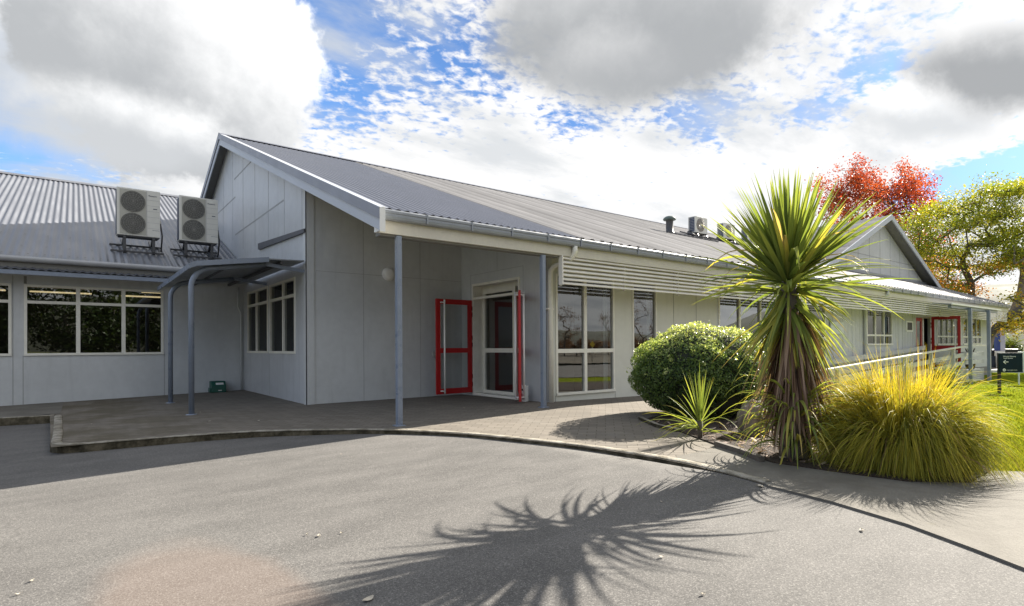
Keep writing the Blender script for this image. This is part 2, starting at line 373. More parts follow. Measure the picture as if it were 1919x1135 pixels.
M['yelleaf'] = leafmat('yellow green leaf', [(0, (.09, .13, .025)), (.4, (.20, .25, .035)), (.7, (.42, .40, .04)), (.9, (.60, .42, .04)), (1, (.58, .24, .05))], .45, .5, .3)
M['darkleaf'] = leafmat('dark green leaf', [(0, (.015, .03, .01)), (.6, (.04, .07, .02)), (1, (.12, .15, .03))], .25, .5, .3)
M['rustleaf'] = leafmat('rust brown leaf', [(0, (.06, .03, .015)), (.5, (.14, .065, .03)), (1, (.22, .12, .05))], .3, .6, .2)
M['fern'] = leafmat('fresh fern frond', [(0, (.07, .12, .025)), (.5, (.17, .22, .04)), (1, (.38, .38, .08))], .45, .9, .05)
M['grass'] = leafmat('lawn blade', [(0, (.09, .125, .010)), (.6, (.19, .21, .016)), (1, (.29, .29, .03))], .3, .9, .0)
# ------------------------------------------------------------------ the ground
def catmull(P, k=8):
    P = [Vector(p) for p in P]; out = []
    for i in range(len(P)-1):
        a, b, c, d = P[max(i-1, 0)], P[i], P[i+1], P[min(i+2, len(P)-1)]
        for j in range(k):
            t = j/k; out.append(.5*((2*b)+(c-a)*t+(2*a-5*b+4*c-d)*t*t+(3*b-a-3*c+d)*t**3))
    return out+[P[-1]]
def grid(name, xs, ys, zf, mat, off=0.):
    V = np.array([(x, y, zf(x, y)+off) for y in ys for x in xs]); n = len(xs)
    F = np.array([(j*n+i, j*n+i+1, (j+1)*n+i+1, (j+1)*n+i) for j in range(len(ys)-1) for i in range(n-1)])
    return arr_mesh(name, V, F, mat, smooth=True)
# asphalt forecourt: big sheet west and south; the ground sheet carries the lawn to the horizon
xs = list(np.linspace(-40, -4, 10))+list(np.linspace(-3.5, 2, 12))+list(np.linspace(2.3, 12, 34))+list(np.linspace(14, 60, 12)); ys = list(np.linspace(-14, -5, 6))+list(np.linspace(-4.7, 6, 36))+list(np.linspace(7, 20, 14))
def zfore(u, v):                                     # falls away below the lawn east of the footpath and below the bed
    s_ = (u-5.0)*.83+(v-2.3)*.55; return za(u, v)-.6*cl((s_-.02)/.4, 0, 1)*cl((u-4.5)/.4, 0, 1)
tag(grid('forecourt', xs, ys, zfore, M['asphalt']), kind='structure')
far = [-600, -250, -120, -70, -40, -20, -10, 0]+list(np.linspace(4, 60, 29))+[80, 120, 250, 600]
tag(grid('lawn', far, [-600, -250, -120, -60, -30, -20, -14]+list(np.linspace(-12, 40, 27))+[60, 120, 250, 600], zl, M['lawn'], -.03), kind='structure')
KPX = [(95, 838), (165, 832), (250, 825), (340, 818), (430, 812), (520, 808), (700, 806), (850, 812), (960, 822), (1100, 838), (1250, 862), (1340, 882), (1430, 906)]
KP = [AT(x, y, surf=zp) for x, y in KPX]
KC = catmull(KP, 6)
# paving: ruled sheet from the kerb back under the building
def ruled(name, A, B, n, zf, mat, off=0.):
    V = []; m = len(A)
    for j in range(n+1):
        for a, b in zip(A, B):
            p = Vector(a).lerp(Vector(b), j/n); V.append((p.x, p.y, zf(p.x, p.y)+off))
    F = [(j*m+i, j*m+i+1, (j+1)*m+i+1, (j+1)*m+i) for j in range(n) for i in range(m-1)]
    return arr_mesh(name, np.array(V), np.array(F), mat, smooth=True)
def resample(P, n):
    P = [Vector(p) for p in P]; L = [0]
    for a, b in zip(P, P[1:]): L.append(L[-1]+(b-a).length)
    out = []
    for k in range(n):
        s = L[-1]*k/(n-1); i = 0
        while i < len(P)-2 and L[i+1] < s: i += 1
        out.append(P[i].lerp(P[i+1], (s-L[i])/max(1e-6, L[i+1]-L[i])))
    return out
KE = KC+[Vector((4.15, 1.9, 0))]
B = resample([(-.45, 16.2, 0), (3, 16.2, 0), (7.5, 12.5, 0), (8.2, 8, 0), (13, 7.9, 0), (13, 4, 0), (9, 2.6, 0), (6.2, 1.6, 0)], 60)
tag(ruled('paving', resample(KE, 60), B, 24, zp, M['paving']), kind='structure')
tag(grid('paved_strip', list(np.linspace(-9, -.2, 12)), [AT(0, 784, surf=zp).y+.05, 13.55, 14.2, 15, 16], zp, M['path'], .004), kind='structure')
# kerbs
def kerb(name, P, w, drop, mat, side=1):
    m = MB(); P = [Vector((p[0], p[1], 0)) for p in P]; n = len(P); rnd = random.Random(3)
    prof = [(-.004, -drop), (.0, -.03), (.012, .004), (.03, .012), (w*.6, .013), (w-.01, .010), (w, -.02)]
    for i, p in enumerate(P):
        t = (P[min(i+1, n-1)]-P[max(i-1, 0)]).normalized(); nn = Vector((-t.y, t.x, 0))*side
        for a, h in prof:
            q = p+nn*(a+rnd.uniform(-.002, .002)); m.v.append((q.x, q.y, zp(p.x, p.y)+h+rnd.uniform(-.002, .002)))
    k = len(prof)
    for i in range(n-1):
        for j in range(k-1):
            m.f.append((i*k+j, (i+1)*k+j, (i+1)*k+j+1, i*k+j+1)); m.m.append(0); m.sm.append(True)
    m.f.append(tuple(range(k))); m.m.append(0); m.sm.append(False)
    return m.build(name, mat)
c0, c1, cb = KP[0], AT(100, 779, surf=zp), AT(0, 784, surf=zp)
side_pts = [Vector((c1.x, c1.y, 0)), Vector((c0.x-.02, c0.y+1.2, 0)), Vector((c0.x-.02, c0.y+.42, 0)), Vector((c0.x+.015, c0.y+.20, 0)), Vector((c0.x+.12, c0.y+.055, 0)), Vector((c0.x+.27, c0.y+.0, 0))]
kl = resample([Vector((p.x, p.y, 0)) for p in catmull(side_pts, 6)]+[Vector((p.x, p.y, 0)) for p in KC[5:]], 170)
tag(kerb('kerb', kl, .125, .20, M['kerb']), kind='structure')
kl2 = resample([Vector((-9, cb.y-.5*(cb.x+9)*0, 0)), Vector((cb.x, cb.y, 0)), Vector((c1.x, c1.y, 0))], 60)
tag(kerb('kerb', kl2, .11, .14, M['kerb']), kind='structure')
# concrete footpath to the right
def poly_sheet(name, px, surf, mat, off):
    P = [AT(x, y, surf=surf) for x, y in px]
    import bmesh
    bm = bmesh.new(); vs = [bm.verts.new((p.x, p.y, 0)) for p in P]; f = bm.faces.new(vs)
    bmesh.ops.triangulate(bm, faces=[f]); bmesh.ops.subdivide_edges(bm, edges=bm.edges[:], cuts=3, use_grid_fill=True)
    for v in bm.verts: v.co.z = surf(v.co.x, v.co.y)+off
    ed = [e for e in bm.edges if len(e.link_faces) == 1]
    ex = bmesh.ops.extrude_edge_only(bm, edges=ed)['geom']
    for v in ex:
        if isinstance(v, bmesh.types.BMVert): v.co.z -= .06
    bmesh.ops.recalc_face_normals(bm, faces=bm.faces)
    if max(bm.faces, key=lambda q: q.calc_center_median().z).normal.z < 0: bmesh.ops.reverse_faces(bm, faces=bm.faces)
    me = bpy.data.meshes.new(name); bm.to_mesh(me); bm.free(); me.materials.append(mat)
    o = bpy.data.objects.new(name, me); COL.objects.link(o); return o
zf = lambda u, v: max(zp(u, v), za(u, v)+.012)
tag(poly_sheet('footpath', [(1258, 858), (1340, 874), (1415, 893), (1440, 910), (1560, 940), (1700, 982), (1830, 1030), (1990, 1092), (2400, 1092), (2400, 878), (1919, 884), (1760, 880), (1640, 850), (1500, 830), (1400, 830), (1330, 842)], zf, M['path'], .003), kind='structure')
bed = tag(poly_sheet('planting_bed', [(1208, 786), (1262, 776), (1400, 742), (1560, 728), (1760, 740), (1800, 800), (1862, 880), (1820, 905), (1700, 903), (1600, 890), (1545, 882), (1450, 868), (1380, 845), (1342, 834), (1265, 806), (1226, 796)], zf, M['mulch'], .014), kind='structure')
# timber and brick edging of the bed, the slot in the paving
def ribbon(px, surf, w, h, name, mat, label, cat):
    m = MB(); P = [AT(x, y, surf=surf) for x, y in px]
    for a, b in zip(P, P[1:]): m.bar((a.x, a.y, a.z+h/2-.02), (b.x, b.y, b.z+h/2-.02), w, h+.04)
    return tag(m.build(name, mat), label, cat)
ribbon([(1342, 835), (1395, 852), (1428, 866)], zf, .05, .05, 'timber_edging', M['bark'], 'thin weathered timber edging along the front of the planting bed', 'edging')
ribbon([(1200, 786), (1232, 800), (1270, 809)], zf, .06, .04, 'brick_edging', M['kerb'], 'low mossy brick edging at the left tip of the planting bed', 'edging')
ribbon([(1003, 757), (1040, 767), (1085, 777), (1122, 788)], zp, .03, -.012, 'drain_slot', M['dark'], 'narrow dark drain slot crossing the pavers below the downpipe', 'drain')
# bark chips and litter on the bed
V, F = [], []; T = []
for k in range(1400):
    x = RNG.uniform(1215, 1720); y = RNG.uniform(785, 905)
    # only inside the bed outline, a thin front band
    lo = np.interp(x, [1208, 1265, 1342, 1450, 1545, 1700], [790, 806, 832, 866, 880, 902])
    if y > lo-2 or y < lo-70: continue
    p = AT(x, y, surf=zf); a = RNG.uniform(0, 6.28); l = RNG.uniform(.012, .045); w = l*RNG.uniform(.15, .4)
    d = np.array([math.cos(a), math.sin(a), RNG.uniform(-.5, .5)])*l; s = np.array([-math.sin(a), math.cos(a), RNG.uniform(-.4, .4)])*w; c = np.array(p)+[0, 0, .026]
    b = len(V); V += [c-d-s, c+d-s, c+d+s, c-d+s]; F.append((b, b+1, b+2, b+3)); T += [[RNG.uniform(0, 1)]]*4
tag(arr_mesh('bark_chips', np.array(V), np.array(F), M['palm_dead'], col=np.array(T)), kind='stuff')
# hills, road and far ground behind and beyond (seen in the glass)
V, F = [], []
n = 120
for i in range(n+1):
    a = R(20)+R(320)*i/n; hgt = 27+12*math.sin(i*.21)+9*math.sin(i*.53+1)+4*math.sin(i*1.3)
    for r, h in ((380, -3), (440, hgt*.55), (520, hgt), (620, hgt*.6), (700, -3)): V.append((r*math.sin(R(55)+a), r*math.cos(R(55)+a), h))
F = [(i*5+j, (i+1)*5+j, (i+1)*5+j+1, i*5+j+1) for i in range(n) for j in range(4)]
M['hill'] = simple('wooded hill', (.045, .05, .03), .95, var=.4, scale=.05)
tag(arr_mesh('hills', np.array(V), np.array(F), M['hill'], smooth=True), kind='structure')

V = np.array([(9, -16, -.14), (90, -16, -.5), (90, -3.5, -.5), (9, -3.5, -.13)])
tag(grid('road', list(np.linspace(8.5, 90, 40)), [-17, -12, -8, -1.6], zl, M['asphalt'], .0), kind='structure')
M['field'] = simple('dry brown field and hedgerow', (.085, .07, .045), .95, var=.45, scale=.15)
tag(grid('field', [-80, -20, 0, 8.5, 40, 90, 200, 330], [-330, -120, -60, -30, -17.2], zl, M['field'], .05), kind='structure')
# ------------------------------------------------------------------ the main building
bld = thing('school_building', 'long grey building with ribbed gable roof, red entrance doors and slatted sun screens', 'building', (6.8, 7.8, 0))
UG, UP, VP1, UD, VF = 3.405, 6.815, 10.65, 6.815, 7.8     # gable plane, door plane, recess wall, facade
ZG, VG, SL = 2.926, 7.05, .396; VR = 17.25; ZR = ZG+SL*(VR-VG)
zroof = lambda v: ZG+SL*(v-VG) if v < VR else ZR-SL*(v-VR)
def wall(mb, axis, c, a0, a1, z0, z1, holes=(), depth=.1, inward=1, m=0):
    """front faces with rectangular holes and their reveals. axis 'v': plane v=c, runs in u; axis 'u': plane u=c, runs in v"""
    A = sorted({a0, a1, *[h[0] for h in holes], *[h[1] for h in holes]}); Z = sorted({z0, z1, *[h[2] for h in holes], *[h[3] for h in holes]})
    P = (lambda a, d, z: (a, c+d*inward, z)) if axis == 'v' else (lambda a, d, z: (c+d*inward, a, z))
    for i in range(len(A)-1):
        for j in range(len(Z)-1):
            am, zm = (A[i]+A[i+1])/2, (Z[j]+Z[j+1])/2
            if any(h[0] < am < h[1] and h[2] < zm < h[3] for h in holes): continue
            mb.quad(P(A[i], 0, Z[j]), P(A[i+1], 0, Z[j]), P(A[i+1], 0, Z[j+1]), P(A[i], 0, Z[j+1]), m=m)
    for h in holes:
        for (p, q) in (((h[0], h[2]), (h[1], h[2])), ((h[1], h[2]), (h[1], h[3])), ((h[1], h[3]), (h[0], h[3])), ((h[0], h[3]), (h[0], h[2]))):
            mb.quad(P(p[0], 0, p[1]), P(q[0], 0, q[1]), P(q[0], depth, q[1]), P(p[0], depth, p[1]), m=m)
def window(parent, axis, c, a0, a1, z0, z1, vert=(), horiz=(), fw=.05, proud=-.018, depth=.06, inward=1, mat='cream', gl='glass', sill=0.0, name='window'):
    f = MB(); g = MB()
    def bx(p, q, r, s, d0, d1, mm=f):
        if axis == 'v': mm.box(p, q, c+d0*inward, c+d1*inward, r, s)
        else: mm.box(c+d0*inward, c+d1*inward, p, q, r, s)
    bx(a0, a1, z1-fw, z1, proud, depth); bx(a0, a1, z0, z0+fw, proud-sill, depth)
    bx(a0, a0+fw, z0+fw, z1-fw, proud, depth); bx(a1-fw, a1, z0+fw, z1-fw, proud, depth)
    A = [a0+fw]
    for x, w in vert: bx(x-w/2, x+w/2, z0+fw, z1-fw, proud+.002, depth-.002); A += [x-w/2, x+w/2]
    A.append(a1-fw)
    for z, w in horiz:
        for i in range(0, len(A), 2): bx(A[i], A[i+1], z-w/2, z+w/2, proud+.003, depth-.003)
    o = f.build(name, M[mat], parent)
    P = (lambda a, d, z: (a, c+d*inward, z)) if axis == 'v' else (lambda a, d, z: (c+d*inward, a, z))
    g.quad(P(a0+fw*.6, .022, z0+fw*.6), P(a1-fw*.6, .022, z0+fw*.6), P(a1-fw*.6, .022, z1-fw*.6), P(a0+fw*.6, .022, z1-fw*.6))
    g.build('pane', M[gl], o, fix=False)
    return o
# --- facade wall (v = VF)
F_HOLES = [(7.045, 8.64, .14, 2.405), (9.19, 9.99, .14, 2.405), (12.35, 18.1, .5, 2.405), (21.15, 23.41, 1.015, 2.35), (25.75, 27.5, .0, 2.2), (28.3, 31.2, 1.0, 2.3), (31.85, 34.74, 1.0, 2.3)]
w = MB(); wall(w, 'v', VF, UD, 12.3, -.08, 2.75, F_HOLES[:2]); wall(w, 'v', VF, 12.3, 36.2, -.08, 2.75, F_HOLES[2:], m=3)
w.box(UD, 36.2, VF+.015, VF+.1, -.5, -.08, 1)
for x in (7.03, 8.655, 10.6, 11.45, 18.6, 19.3, 20.0, 24.0, 24.45, 25.5): w.box(x-.004, x+.004, VF-.004, VF+.02, -.075, 2.7 if x > 8.7 else .139, 2)
for x in np.arange(18.2, 21.1, .3): w.box(x-.008, x+.008, VF-.004, VF-.0005, -.07, 2.6, 3)
for x in np.arange(23.5, 25.6, .3): w.box(x-.008, x+.008, VF-.004, VF-.0005, -.07, 2.6, 3)
w.build('wall', [M['facade'], M['concrete'], M['joint'], M['wall']], bld, fix=False)
window(bld, 'v', VF, 7.045, 8.64, .14, 2.405, [(7.815, .075)], [(.965, .075)], .045, sill=.02)
window(bld, 'v', VF, 9.19, 9.99, .14, 2.405, [], [(.965, .075)], .045, sill=.02)
window(bld, 'v', VF, 12.35, 18.1, .5, 2.405, [(13.3, .07), (14.3, .07), (15.3, .07), (16.7, .07)], [(1.25, .06)], .06, gl='glass_lit')
window(bld, 'v', VF, 21.15, 23.41, 1.015, 2.35, [(21.9, .075), (22.66, .075)], [(1.362, .06)], .06, sill=.02, gl='glass_lit')
window(bld, 'v', VF, 28.3, 31.2, 1.0, 2.3, [(29.0, .07), (29.7, .07), (30.4, .07)], [(1.36, .06)], .06, sill=.02, gl='glass_lit')
window(bld, 'v', VF, 31.85, 34.74, 1.0, 2.3, [(32.55, .07), (33.25, .07), (34.0, .07)], [(1.36, .06)], .06, sill=.02, gl='glass_lit')
# --- recess (court) wall v = VP1 up to the raking soffit, door wall u = UD, gable wall u = UG
w = MB(); zt = zroof(VP1)-.16; wall(w, 'v', VP1, UG, UD, -.1, zt)
for x in (4.52, 5.78): w.box(x-.005, x+.005, VP1-.003, VP1+.02, -.05, zt-.02, 1)
w.box(UG+.18, UD, VP1-.003, VP1+.02, 2.50, 2.508, 1)
w.box(UG-.02, UG+.14, VP1-.022, VP1-.001, -.1, zt-.02, 0); w.box(UG-.022, UG-.002, VP1-.022, VP1+.12, -.1, zt-.02, 0)
w.build('wall', [M['wall'], M['joint_mid']], bld, fix=False)
DH = (8.554, 10.204, .02, 2.405)
w = MB(); wall(w, 'u', UD, VF, VP1, -.1, 2.6, [DH], .14)
w.quad((UD, VF, 2.6), (UD, VP1, 2.6), (UD, VP1, zroof(VP1)-.16), (UD, VF, zroof(VF)-.16))
for y in (8.46, 10.28): w.box(UD-.003, UD+.02, y-.004, y+.004, -.05, 2.62, 1)
w.box(UD-.003, UD+.02, 8.46, 10.28, 2.60, 2.608, 1); w.box(UD-.003, UD+.02, 9.3, 9.308, 2.61, 3.1, 1)
w.box(UD-.02, UD-.001, VF-.02, VF+.17, -.1, zroof(VF)-.2, 0); w.box(UD-.02, UD+.13, VF-.02, VF-.001, -.12, 2.74, 0)
w.build('wall', [M['wall'], M['joint_mid']], bld, fix=False)
GH = [(11.31, 13.13, .94, 2.44), (13.28, 15.16, .94, 2.44)]
w = MB(); wall(w, 'u', UG, VP1, 15.9, -.1, 2.62, GH)
g_top = lambda v: zroof(v)-.14
w.quad((UG, VP1, 2.62), (UG, 15.9, 2.62), (UG, 15.9, 3.42), (UG, VP1, 3.20))
# upper gable cladding, skylight blue in its colour, set just behind
up = UG+.02
w.quad((up, VP1, 3.15), (up, 15.2, 3.3), (up, 27, 3.3), (up, 27, 3.35), (up, VR, g_top(VR)), (up, VP1, g_top(VP1)), m=1)
for y, z0, z1 in ((10.95, 3.3, g_top(10.95)), (12.1, 3.35, g_top(12.1)), (13.3, 3.4, g_top(13.3)), (14.5, 3.5, g_top(14.5)), (15.7, 3.6, g_top(15.7)), (16.9, 4.0, g_top(16.9)), (18.1, 4.4, g_top(18.1))):
    w.box(up-.003, up+.02, y-.005, y+.005, z0, z1-.05, 2)
for (y0, z0), (y1, z1) in (((12.15, 4.10), (16.6, 4.16)), ((16.6, 5.12), (19.5, 5.16)), ((14.6, 5.62), (16.7, 5.65))):
    w.box(up-.003, up+.02, y0, y1, z0, z0+.035, 2)
w.box(UG-.003, UG+.02, 13.2, 13.206, .0, .93, 2)
w.build('wall', [M['wall_skylit'], M['wall_skylit'], M['joint_mid']], bld, fix=False)
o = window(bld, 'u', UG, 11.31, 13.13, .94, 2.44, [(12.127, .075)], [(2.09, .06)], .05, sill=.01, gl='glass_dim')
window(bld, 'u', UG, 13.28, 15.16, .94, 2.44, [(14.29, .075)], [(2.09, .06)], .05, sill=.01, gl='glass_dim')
# flashing that caps the lower cladding
m = MB(); m.prism([(UG-.05, VP1-.02, 3.195), (UG-.05, 13.95, 3.34), (UG-.05, 13.95, 3.48), (UG-.05, VP1-.02, 3.265)], (.075, 0, 0)); m.build('flashing', M['dark'], bld)
# end and back walls (close the volume)
w = MB(); w.quad((36.2, VF, -.6), (36.2, 26.7, -.6), (36.2, 26.7, zroof(26.7)-.1), (36.2, VR, ZR-.1), (36.2, VF, zroof(VF)-.1))
w.quad((UG+.05, 26.7, -.6), (36.2, 26.7, -.6), (36.2, 26.7, zroof(26.7)-.1), (UG+.05, 26.7, zroof(26.7)-.1))
w.build('wall', M['wall'], bld, fix=False)
m = MB(); m.box(35.98, 36.215, VF-.03, VF-.001, -.5, 2.7); m.build('corner_post', M['white'], bld)
# --- roof sheets
def corr(p, kind, amp=.014):
    if kind == 'corr': return amp*math.cos(2*math.pi*p)
    q = p % 1.0; h = .020
    return h if q < .25 else h*(1-(q-.25)/.15) if q < .40 else 0 if q < .85 else h*(q-.85)/.15
def sheet(u0, u1, pitch, kind, prof, name, mat, parent, per=8, amp=.014):
    """corrugation along u; prof = [(v, z), ...] section the sheet follows"""
    if kind == 'corr': us = np.arange(u0, u1+1e-6, pitch/per)
    else: us = np.array(sorted(x for k in range(int(u0/pitch)-1, int(u1/pitch)+2) for x in (k*pitch, (k+.25)*pitch, (k+.40)*pitch, (k+.85)*pitch) if u0 <= x <= u1))
    V = np.array([(x, v, z+corr(x/pitch, kind, amp)) for (v, z) in prof for x in us]); n = len(us)
    F = np.array([(j*n+i, j*n+i+1, (j+1)*n+i+1, (j+1)*n+i) for j in range(len(prof)-1) for i in range(n-1)])
    return arr_mesh(name, V, F, mat, parent, smooth=(kind == 'corr'))
pf = [(VG+.02, zroof(VG+.02)), (VR, ZR)]; pb = [(VR, ZR), (27.2, zroof(27.2))]
roof = sheet(3.16, 6.95, .135, 'corr', pf, 'roof', M['roof_blue'], bld, amp=.011, per=14)
sheet(6.95, 36.7, .25, 'rib', pf, 'roof', M['roof_beige'], bld)
sheet(3.16, 36.7, .25, 'rib', pb, 'roof', M['roof_beige'], bld)
m = MB(); m.prism([(3.14, VR-.22, ZR-.05), (3.14, VR, ZR+.05), (3.14, VR+.22, ZR-.05), (3.14, VR, ZR+.035)], (33.6, 0, 0)); m.build('ridge_cap', M['roof_blue'], roof)
# soffit under the sheet (raking) and main gutter, fascia
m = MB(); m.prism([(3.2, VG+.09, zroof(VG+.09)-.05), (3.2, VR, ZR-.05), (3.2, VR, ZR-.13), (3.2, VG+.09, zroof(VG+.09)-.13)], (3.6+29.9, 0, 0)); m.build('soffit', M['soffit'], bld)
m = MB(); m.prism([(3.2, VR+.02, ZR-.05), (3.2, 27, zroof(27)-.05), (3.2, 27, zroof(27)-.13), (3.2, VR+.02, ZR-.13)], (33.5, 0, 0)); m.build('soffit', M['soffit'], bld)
gp = [(VG+.10, 2.91), (VG+.10, 2.785), (VG+.03, 2.783), (VG+.012, 2.80), (VG+.004, 2.835), (VG+.012, 2.842), (VG+.012, 2.868), (VG, 2.876), (VG-.002, 2.905), (VG+.006, 2.922), (VG+.016, 2.922), (VG+.014, 2.90), (VG+.05, 2.80), (VG+.09, 2.80), (VG+.09, 2.91)]
m = MB(); m.prism([(3.225, v, z) for v, z in gp], (33.5, 0, 0))
gut = m.build('gutter', M['gutter'], bld)
for x in [3.95+.76*k for k in range(43)]: m = MB(); m.box(x-.012, x+.012, VG-.007, VG+.004, 2.79, 2.926); m.build('gutter_bracket', M['gutter'], gut)
m = MB(); m.box(3.225, 36.7, VG+.105, VG+.15, 2.612, 2.80); m.build('fascia', M['fascia'], bld)
m = MB(); m.box(3.3, 6.60, VG+.152, VG+.30, 2.585, 2.70); m.build('beam', M['soffit'], bld)
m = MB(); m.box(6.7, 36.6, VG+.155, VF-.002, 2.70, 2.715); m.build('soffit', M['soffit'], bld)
# barge: pale board, darker flashing face, pale top
def barge(name, prof, mat, v0, v1, f):
    m = MB(); m.prism([(p[0], v0, f(v0)+p[1]) for p in prof], (0, v1-v0, f(v1)-f(v0))); return m.build(name, M[mat], bld)
ff = lambda v: ZG+SL*(v-VG); fb = lambda v: ZR-SL*(v-VR)
bv = VG-.17
for v0, v1, f in ((bv, VR, ff), (VR, 25.6, fb)):
    barge('barge_board', [(3.165, -.285), (3.19, -.285), (3.19, -.10), (3.165, -.10)], 'barge_pale', v0, v1, f)
    barge('barge_flashing', [(3.14, -.125), (3.164, -.125), (3.164, .022), (3.14, .022)], 'barge_dark', v0, v1, f)
    barge('barge_cap', [(3.138, .023), (3.27, .023), (3.27, .032), (3.138, .032)], 'barge_top', v0, v1, f)
m = MB(); m.box(3.145, 3.225, bv-.006, bv-.001, ff(bv)-.29, ff(bv)+.03); m.box(3.19, 3.225, bv, VG+.1, 2.60, 2.90); m.build('barge_end', M['white'], bld)
# --- porch posts
def post(p, top, r=.038):
    m = MB(); m.box(p.x-r, p.x+r, p.y-r, p.y+r, p.z-.02, top); m.box(p.x-.07, p.x+.07, p.y-.07, p.y+.07, p.z-.01, p.z+.012); return m.build('porch_post', M['bluesteel'], bld, bevel=.006)
pA = AT(747, 799, v=7.19); pB = AT(1018, 640, v=7.19)
post(Vector((pA.x+.01, 7.19, zp(pA.x, 7.19))), 2.60); post(Vector((pB.x+.0, 7.19, zp(pB.x, 7.19))), 2.585)
# --- slatted sun screen
m = MB(); s = m
for k in range(7):
    z = 2.145+.073*k
    Mx = Matrix.Translation((0, VG+.13, z)) @ Matrix.Rotation(R(-46), 4, 'X')
    m.box(6.64, 36.5, -.007, .007, -.030, .030, 0, Mx)
scr = m.build('sun_screen', M['slat'], bld)
for x in [6.65]+[6.63+1.66*k for k in range(1, 18)]+[36.5]: m = MB(); m.box(x-.012, x+.012, VG+.15, VG+.19, 2.10, 2.69); m.build('screen_bracket', M['slat'], scr)
m = MB(); m.box(6.615, 6.637, VG+.085, VG+.185, 2.11, 2.62); m.build('end_plate', M['slat'], scr)
# --- downpipes
m = MB(); px = 6.86
m.tube([(px+.02, VG+.05, 2.79), (px+.02, VG+.05, 2.70), (px+.02, VG+.09, 2.63), (px+.02, VG+.2, 2.56), (px+.01, VG+.45, 2.53), (px+.01, VF-.16, 2.50), (px+.01, VF-.075, 2.44), (px+.01, VF-.065, 2.34), (px+.01, VF-.065, -.03)], .046, 12)
m.box(px-.06, px+.08, VF-.08, VF-.0015, 1.72, 1.75)
m.build('downpipe', M['cream'], bld)
m = MB(); m.tube([(21.0, VG+.05, 2.79), (21.0, VG+.06, 2.66), (21.0, VG+.25, 2.56), (20.95, VF-.1, 2.5), (20.9, VF-.06, 2.35), (20.9, VF-.06, -.2)], .045, 10); m.build('downpipe', M['wall'], bld)
# --- front gable on the main roof
gz = lambda u: 6.79-.43*abs(u-29.06)
VGB = 10.1
w = MB(); w.prism([(23.0, VGB, 4.0), (35.1, VGB, 4.0), (29.06, VGB, 6.70)], (0, .1, 0))
for x in np.arange(24.2, 34.5, 1.2): w.box(x-.02, x+.02, VGB-.004, VGB+.02, 4.05, gz(x)-.2, 1)
w.box(24.2, 34, VGB-.004, VGB+.02, 4.95, 4.98, 1)
w.build('gable', [M['wall'], M['joint_mid']], bld)
def gsheet(sgn):
    us = np.arange(9.7, 20.0, .19/2); V = []
    for j, d in enumerate((0, 7.0)):
        for i, v in enumerate(us): V.append((29.06+sgn*d, v, 6.85-.43*d+(.025 if i % 2 else 0)))
    n = len(us); F = [(i, i+1, n+i+1, n+i) for i in range(n-1)]
    return arr_mesh('roof', np.array(V), np.array(F), M['roof_beige'] if sgn < 0 else M['roof_blue'], bld)
gsheet(-1); gsheet(1)
for sgn in (-1, 1):
    m = MB(); m.prism([(29.06, 9.62, 6.88), (29.06+sgn*6.9, 9.62, 6.88-.43*6.9), (29.06+sgn*6.9, 9.62, 6.65-.43*6.9), (29.06, 9.62, 6.65)], (0, .05, 0)); m.build('barge_board', M['barge_pale'], bld)
    m = MB(); m.prism([(29.06, 9.66, 6.80), (29.06+sgn*6.8, 9.66, 6.80-.43*6.8), (29.06+sgn*6.8, 9.66, 6.76-.43*6.8), (29.06, 9.66, 6.76)], (0, .5, 0)); m.build('soffit', M['soffit'], bld)
m = MB(); m.box(23, 35.2, VGB-.05, VGB-.006, zroof(VGB)-.02, zroof(VGB)+.10); m.build('flashing', M['gutter'], bld)
# --- roof vent
vx, vv = 16.46, 12.25; vz = zroof(vv)
m = MB(); m.lathe([(.19, -.12), (.16, .02), (.125, .06), (.125, .44), (.13, .45)], (vx, vv, vz), 20); m.lathe([(.13, .44), (.21, .45), (.225, .49), (.20, .53), (.14, .575), (.04, .60)], (vx, vv, vz), 20, 1)
m.build('roof_vent', [M['steel_dark'], simple('green grey vent cowl', (.10, .14, .13), .5)], bld)
m = MB(); m.box(vx-.45, vx+2.6, vv-.26, vv-.20, zroof(vv-.23)-.01, zroof(vv-.23)+.05); m.build('flashing', M['steel_dark'], bld)
# --- entrance: frame, transom rail, lobby screen, two red leaves
v0, v1, z0, z1 = DH
m = MB()
m.box(UD-.02, UD+.13, v0, v0+.05, z0, z1); m.box(UD-.02, UD+.13, v1-.05, v1, z0, z1); m.box(UD-.02, UD+.13, v0+.05, v1-.05, z1-.05, z1); m.box(UD-.03, UD+.2, v0+.05, v1-.05, z0, z0+.045)
m.box(UD-.025, UD+.03, v0+.05, v1-.05, 2.065, 2.115)
m.build('door_frame', M['cream'], bld)
m = MB(); X = UD+.24
for y in (v0-.1, 9.02, 10.10): m.box(X, X+.05, y, y+.09, 0, 2.4)
for za_, zb_ in ((.02, .12), (.93, 1.02), (2.20, 2.28)): m.box(X+.003, X+.047, 9.11, 10.10, za_, zb_)
m.box(X+.001, X+.049, v0-.1, 10.24, 2.281, 2.45)
m.box(UD+.135, X+.05, v1-.02, v1+.06, 0, 2.45); m.box(UD+.135, X+.05, v0-.14, v0-.02, 0, 2.45); m.box(UD+.14, X+.05, v0-.02, v1-.02, 2.40, 2.45)
lob = m.build('lobby_screen', M['cream'], bld)
g = MB(); g.quad((X+.025, 9.06, .1), (X+.025, 10.15, .1), (X+.025, 10.15, 2.4), (X+.025, 9.06, 2.4)); g.build('pane', M['glass'], lob, fix=False)
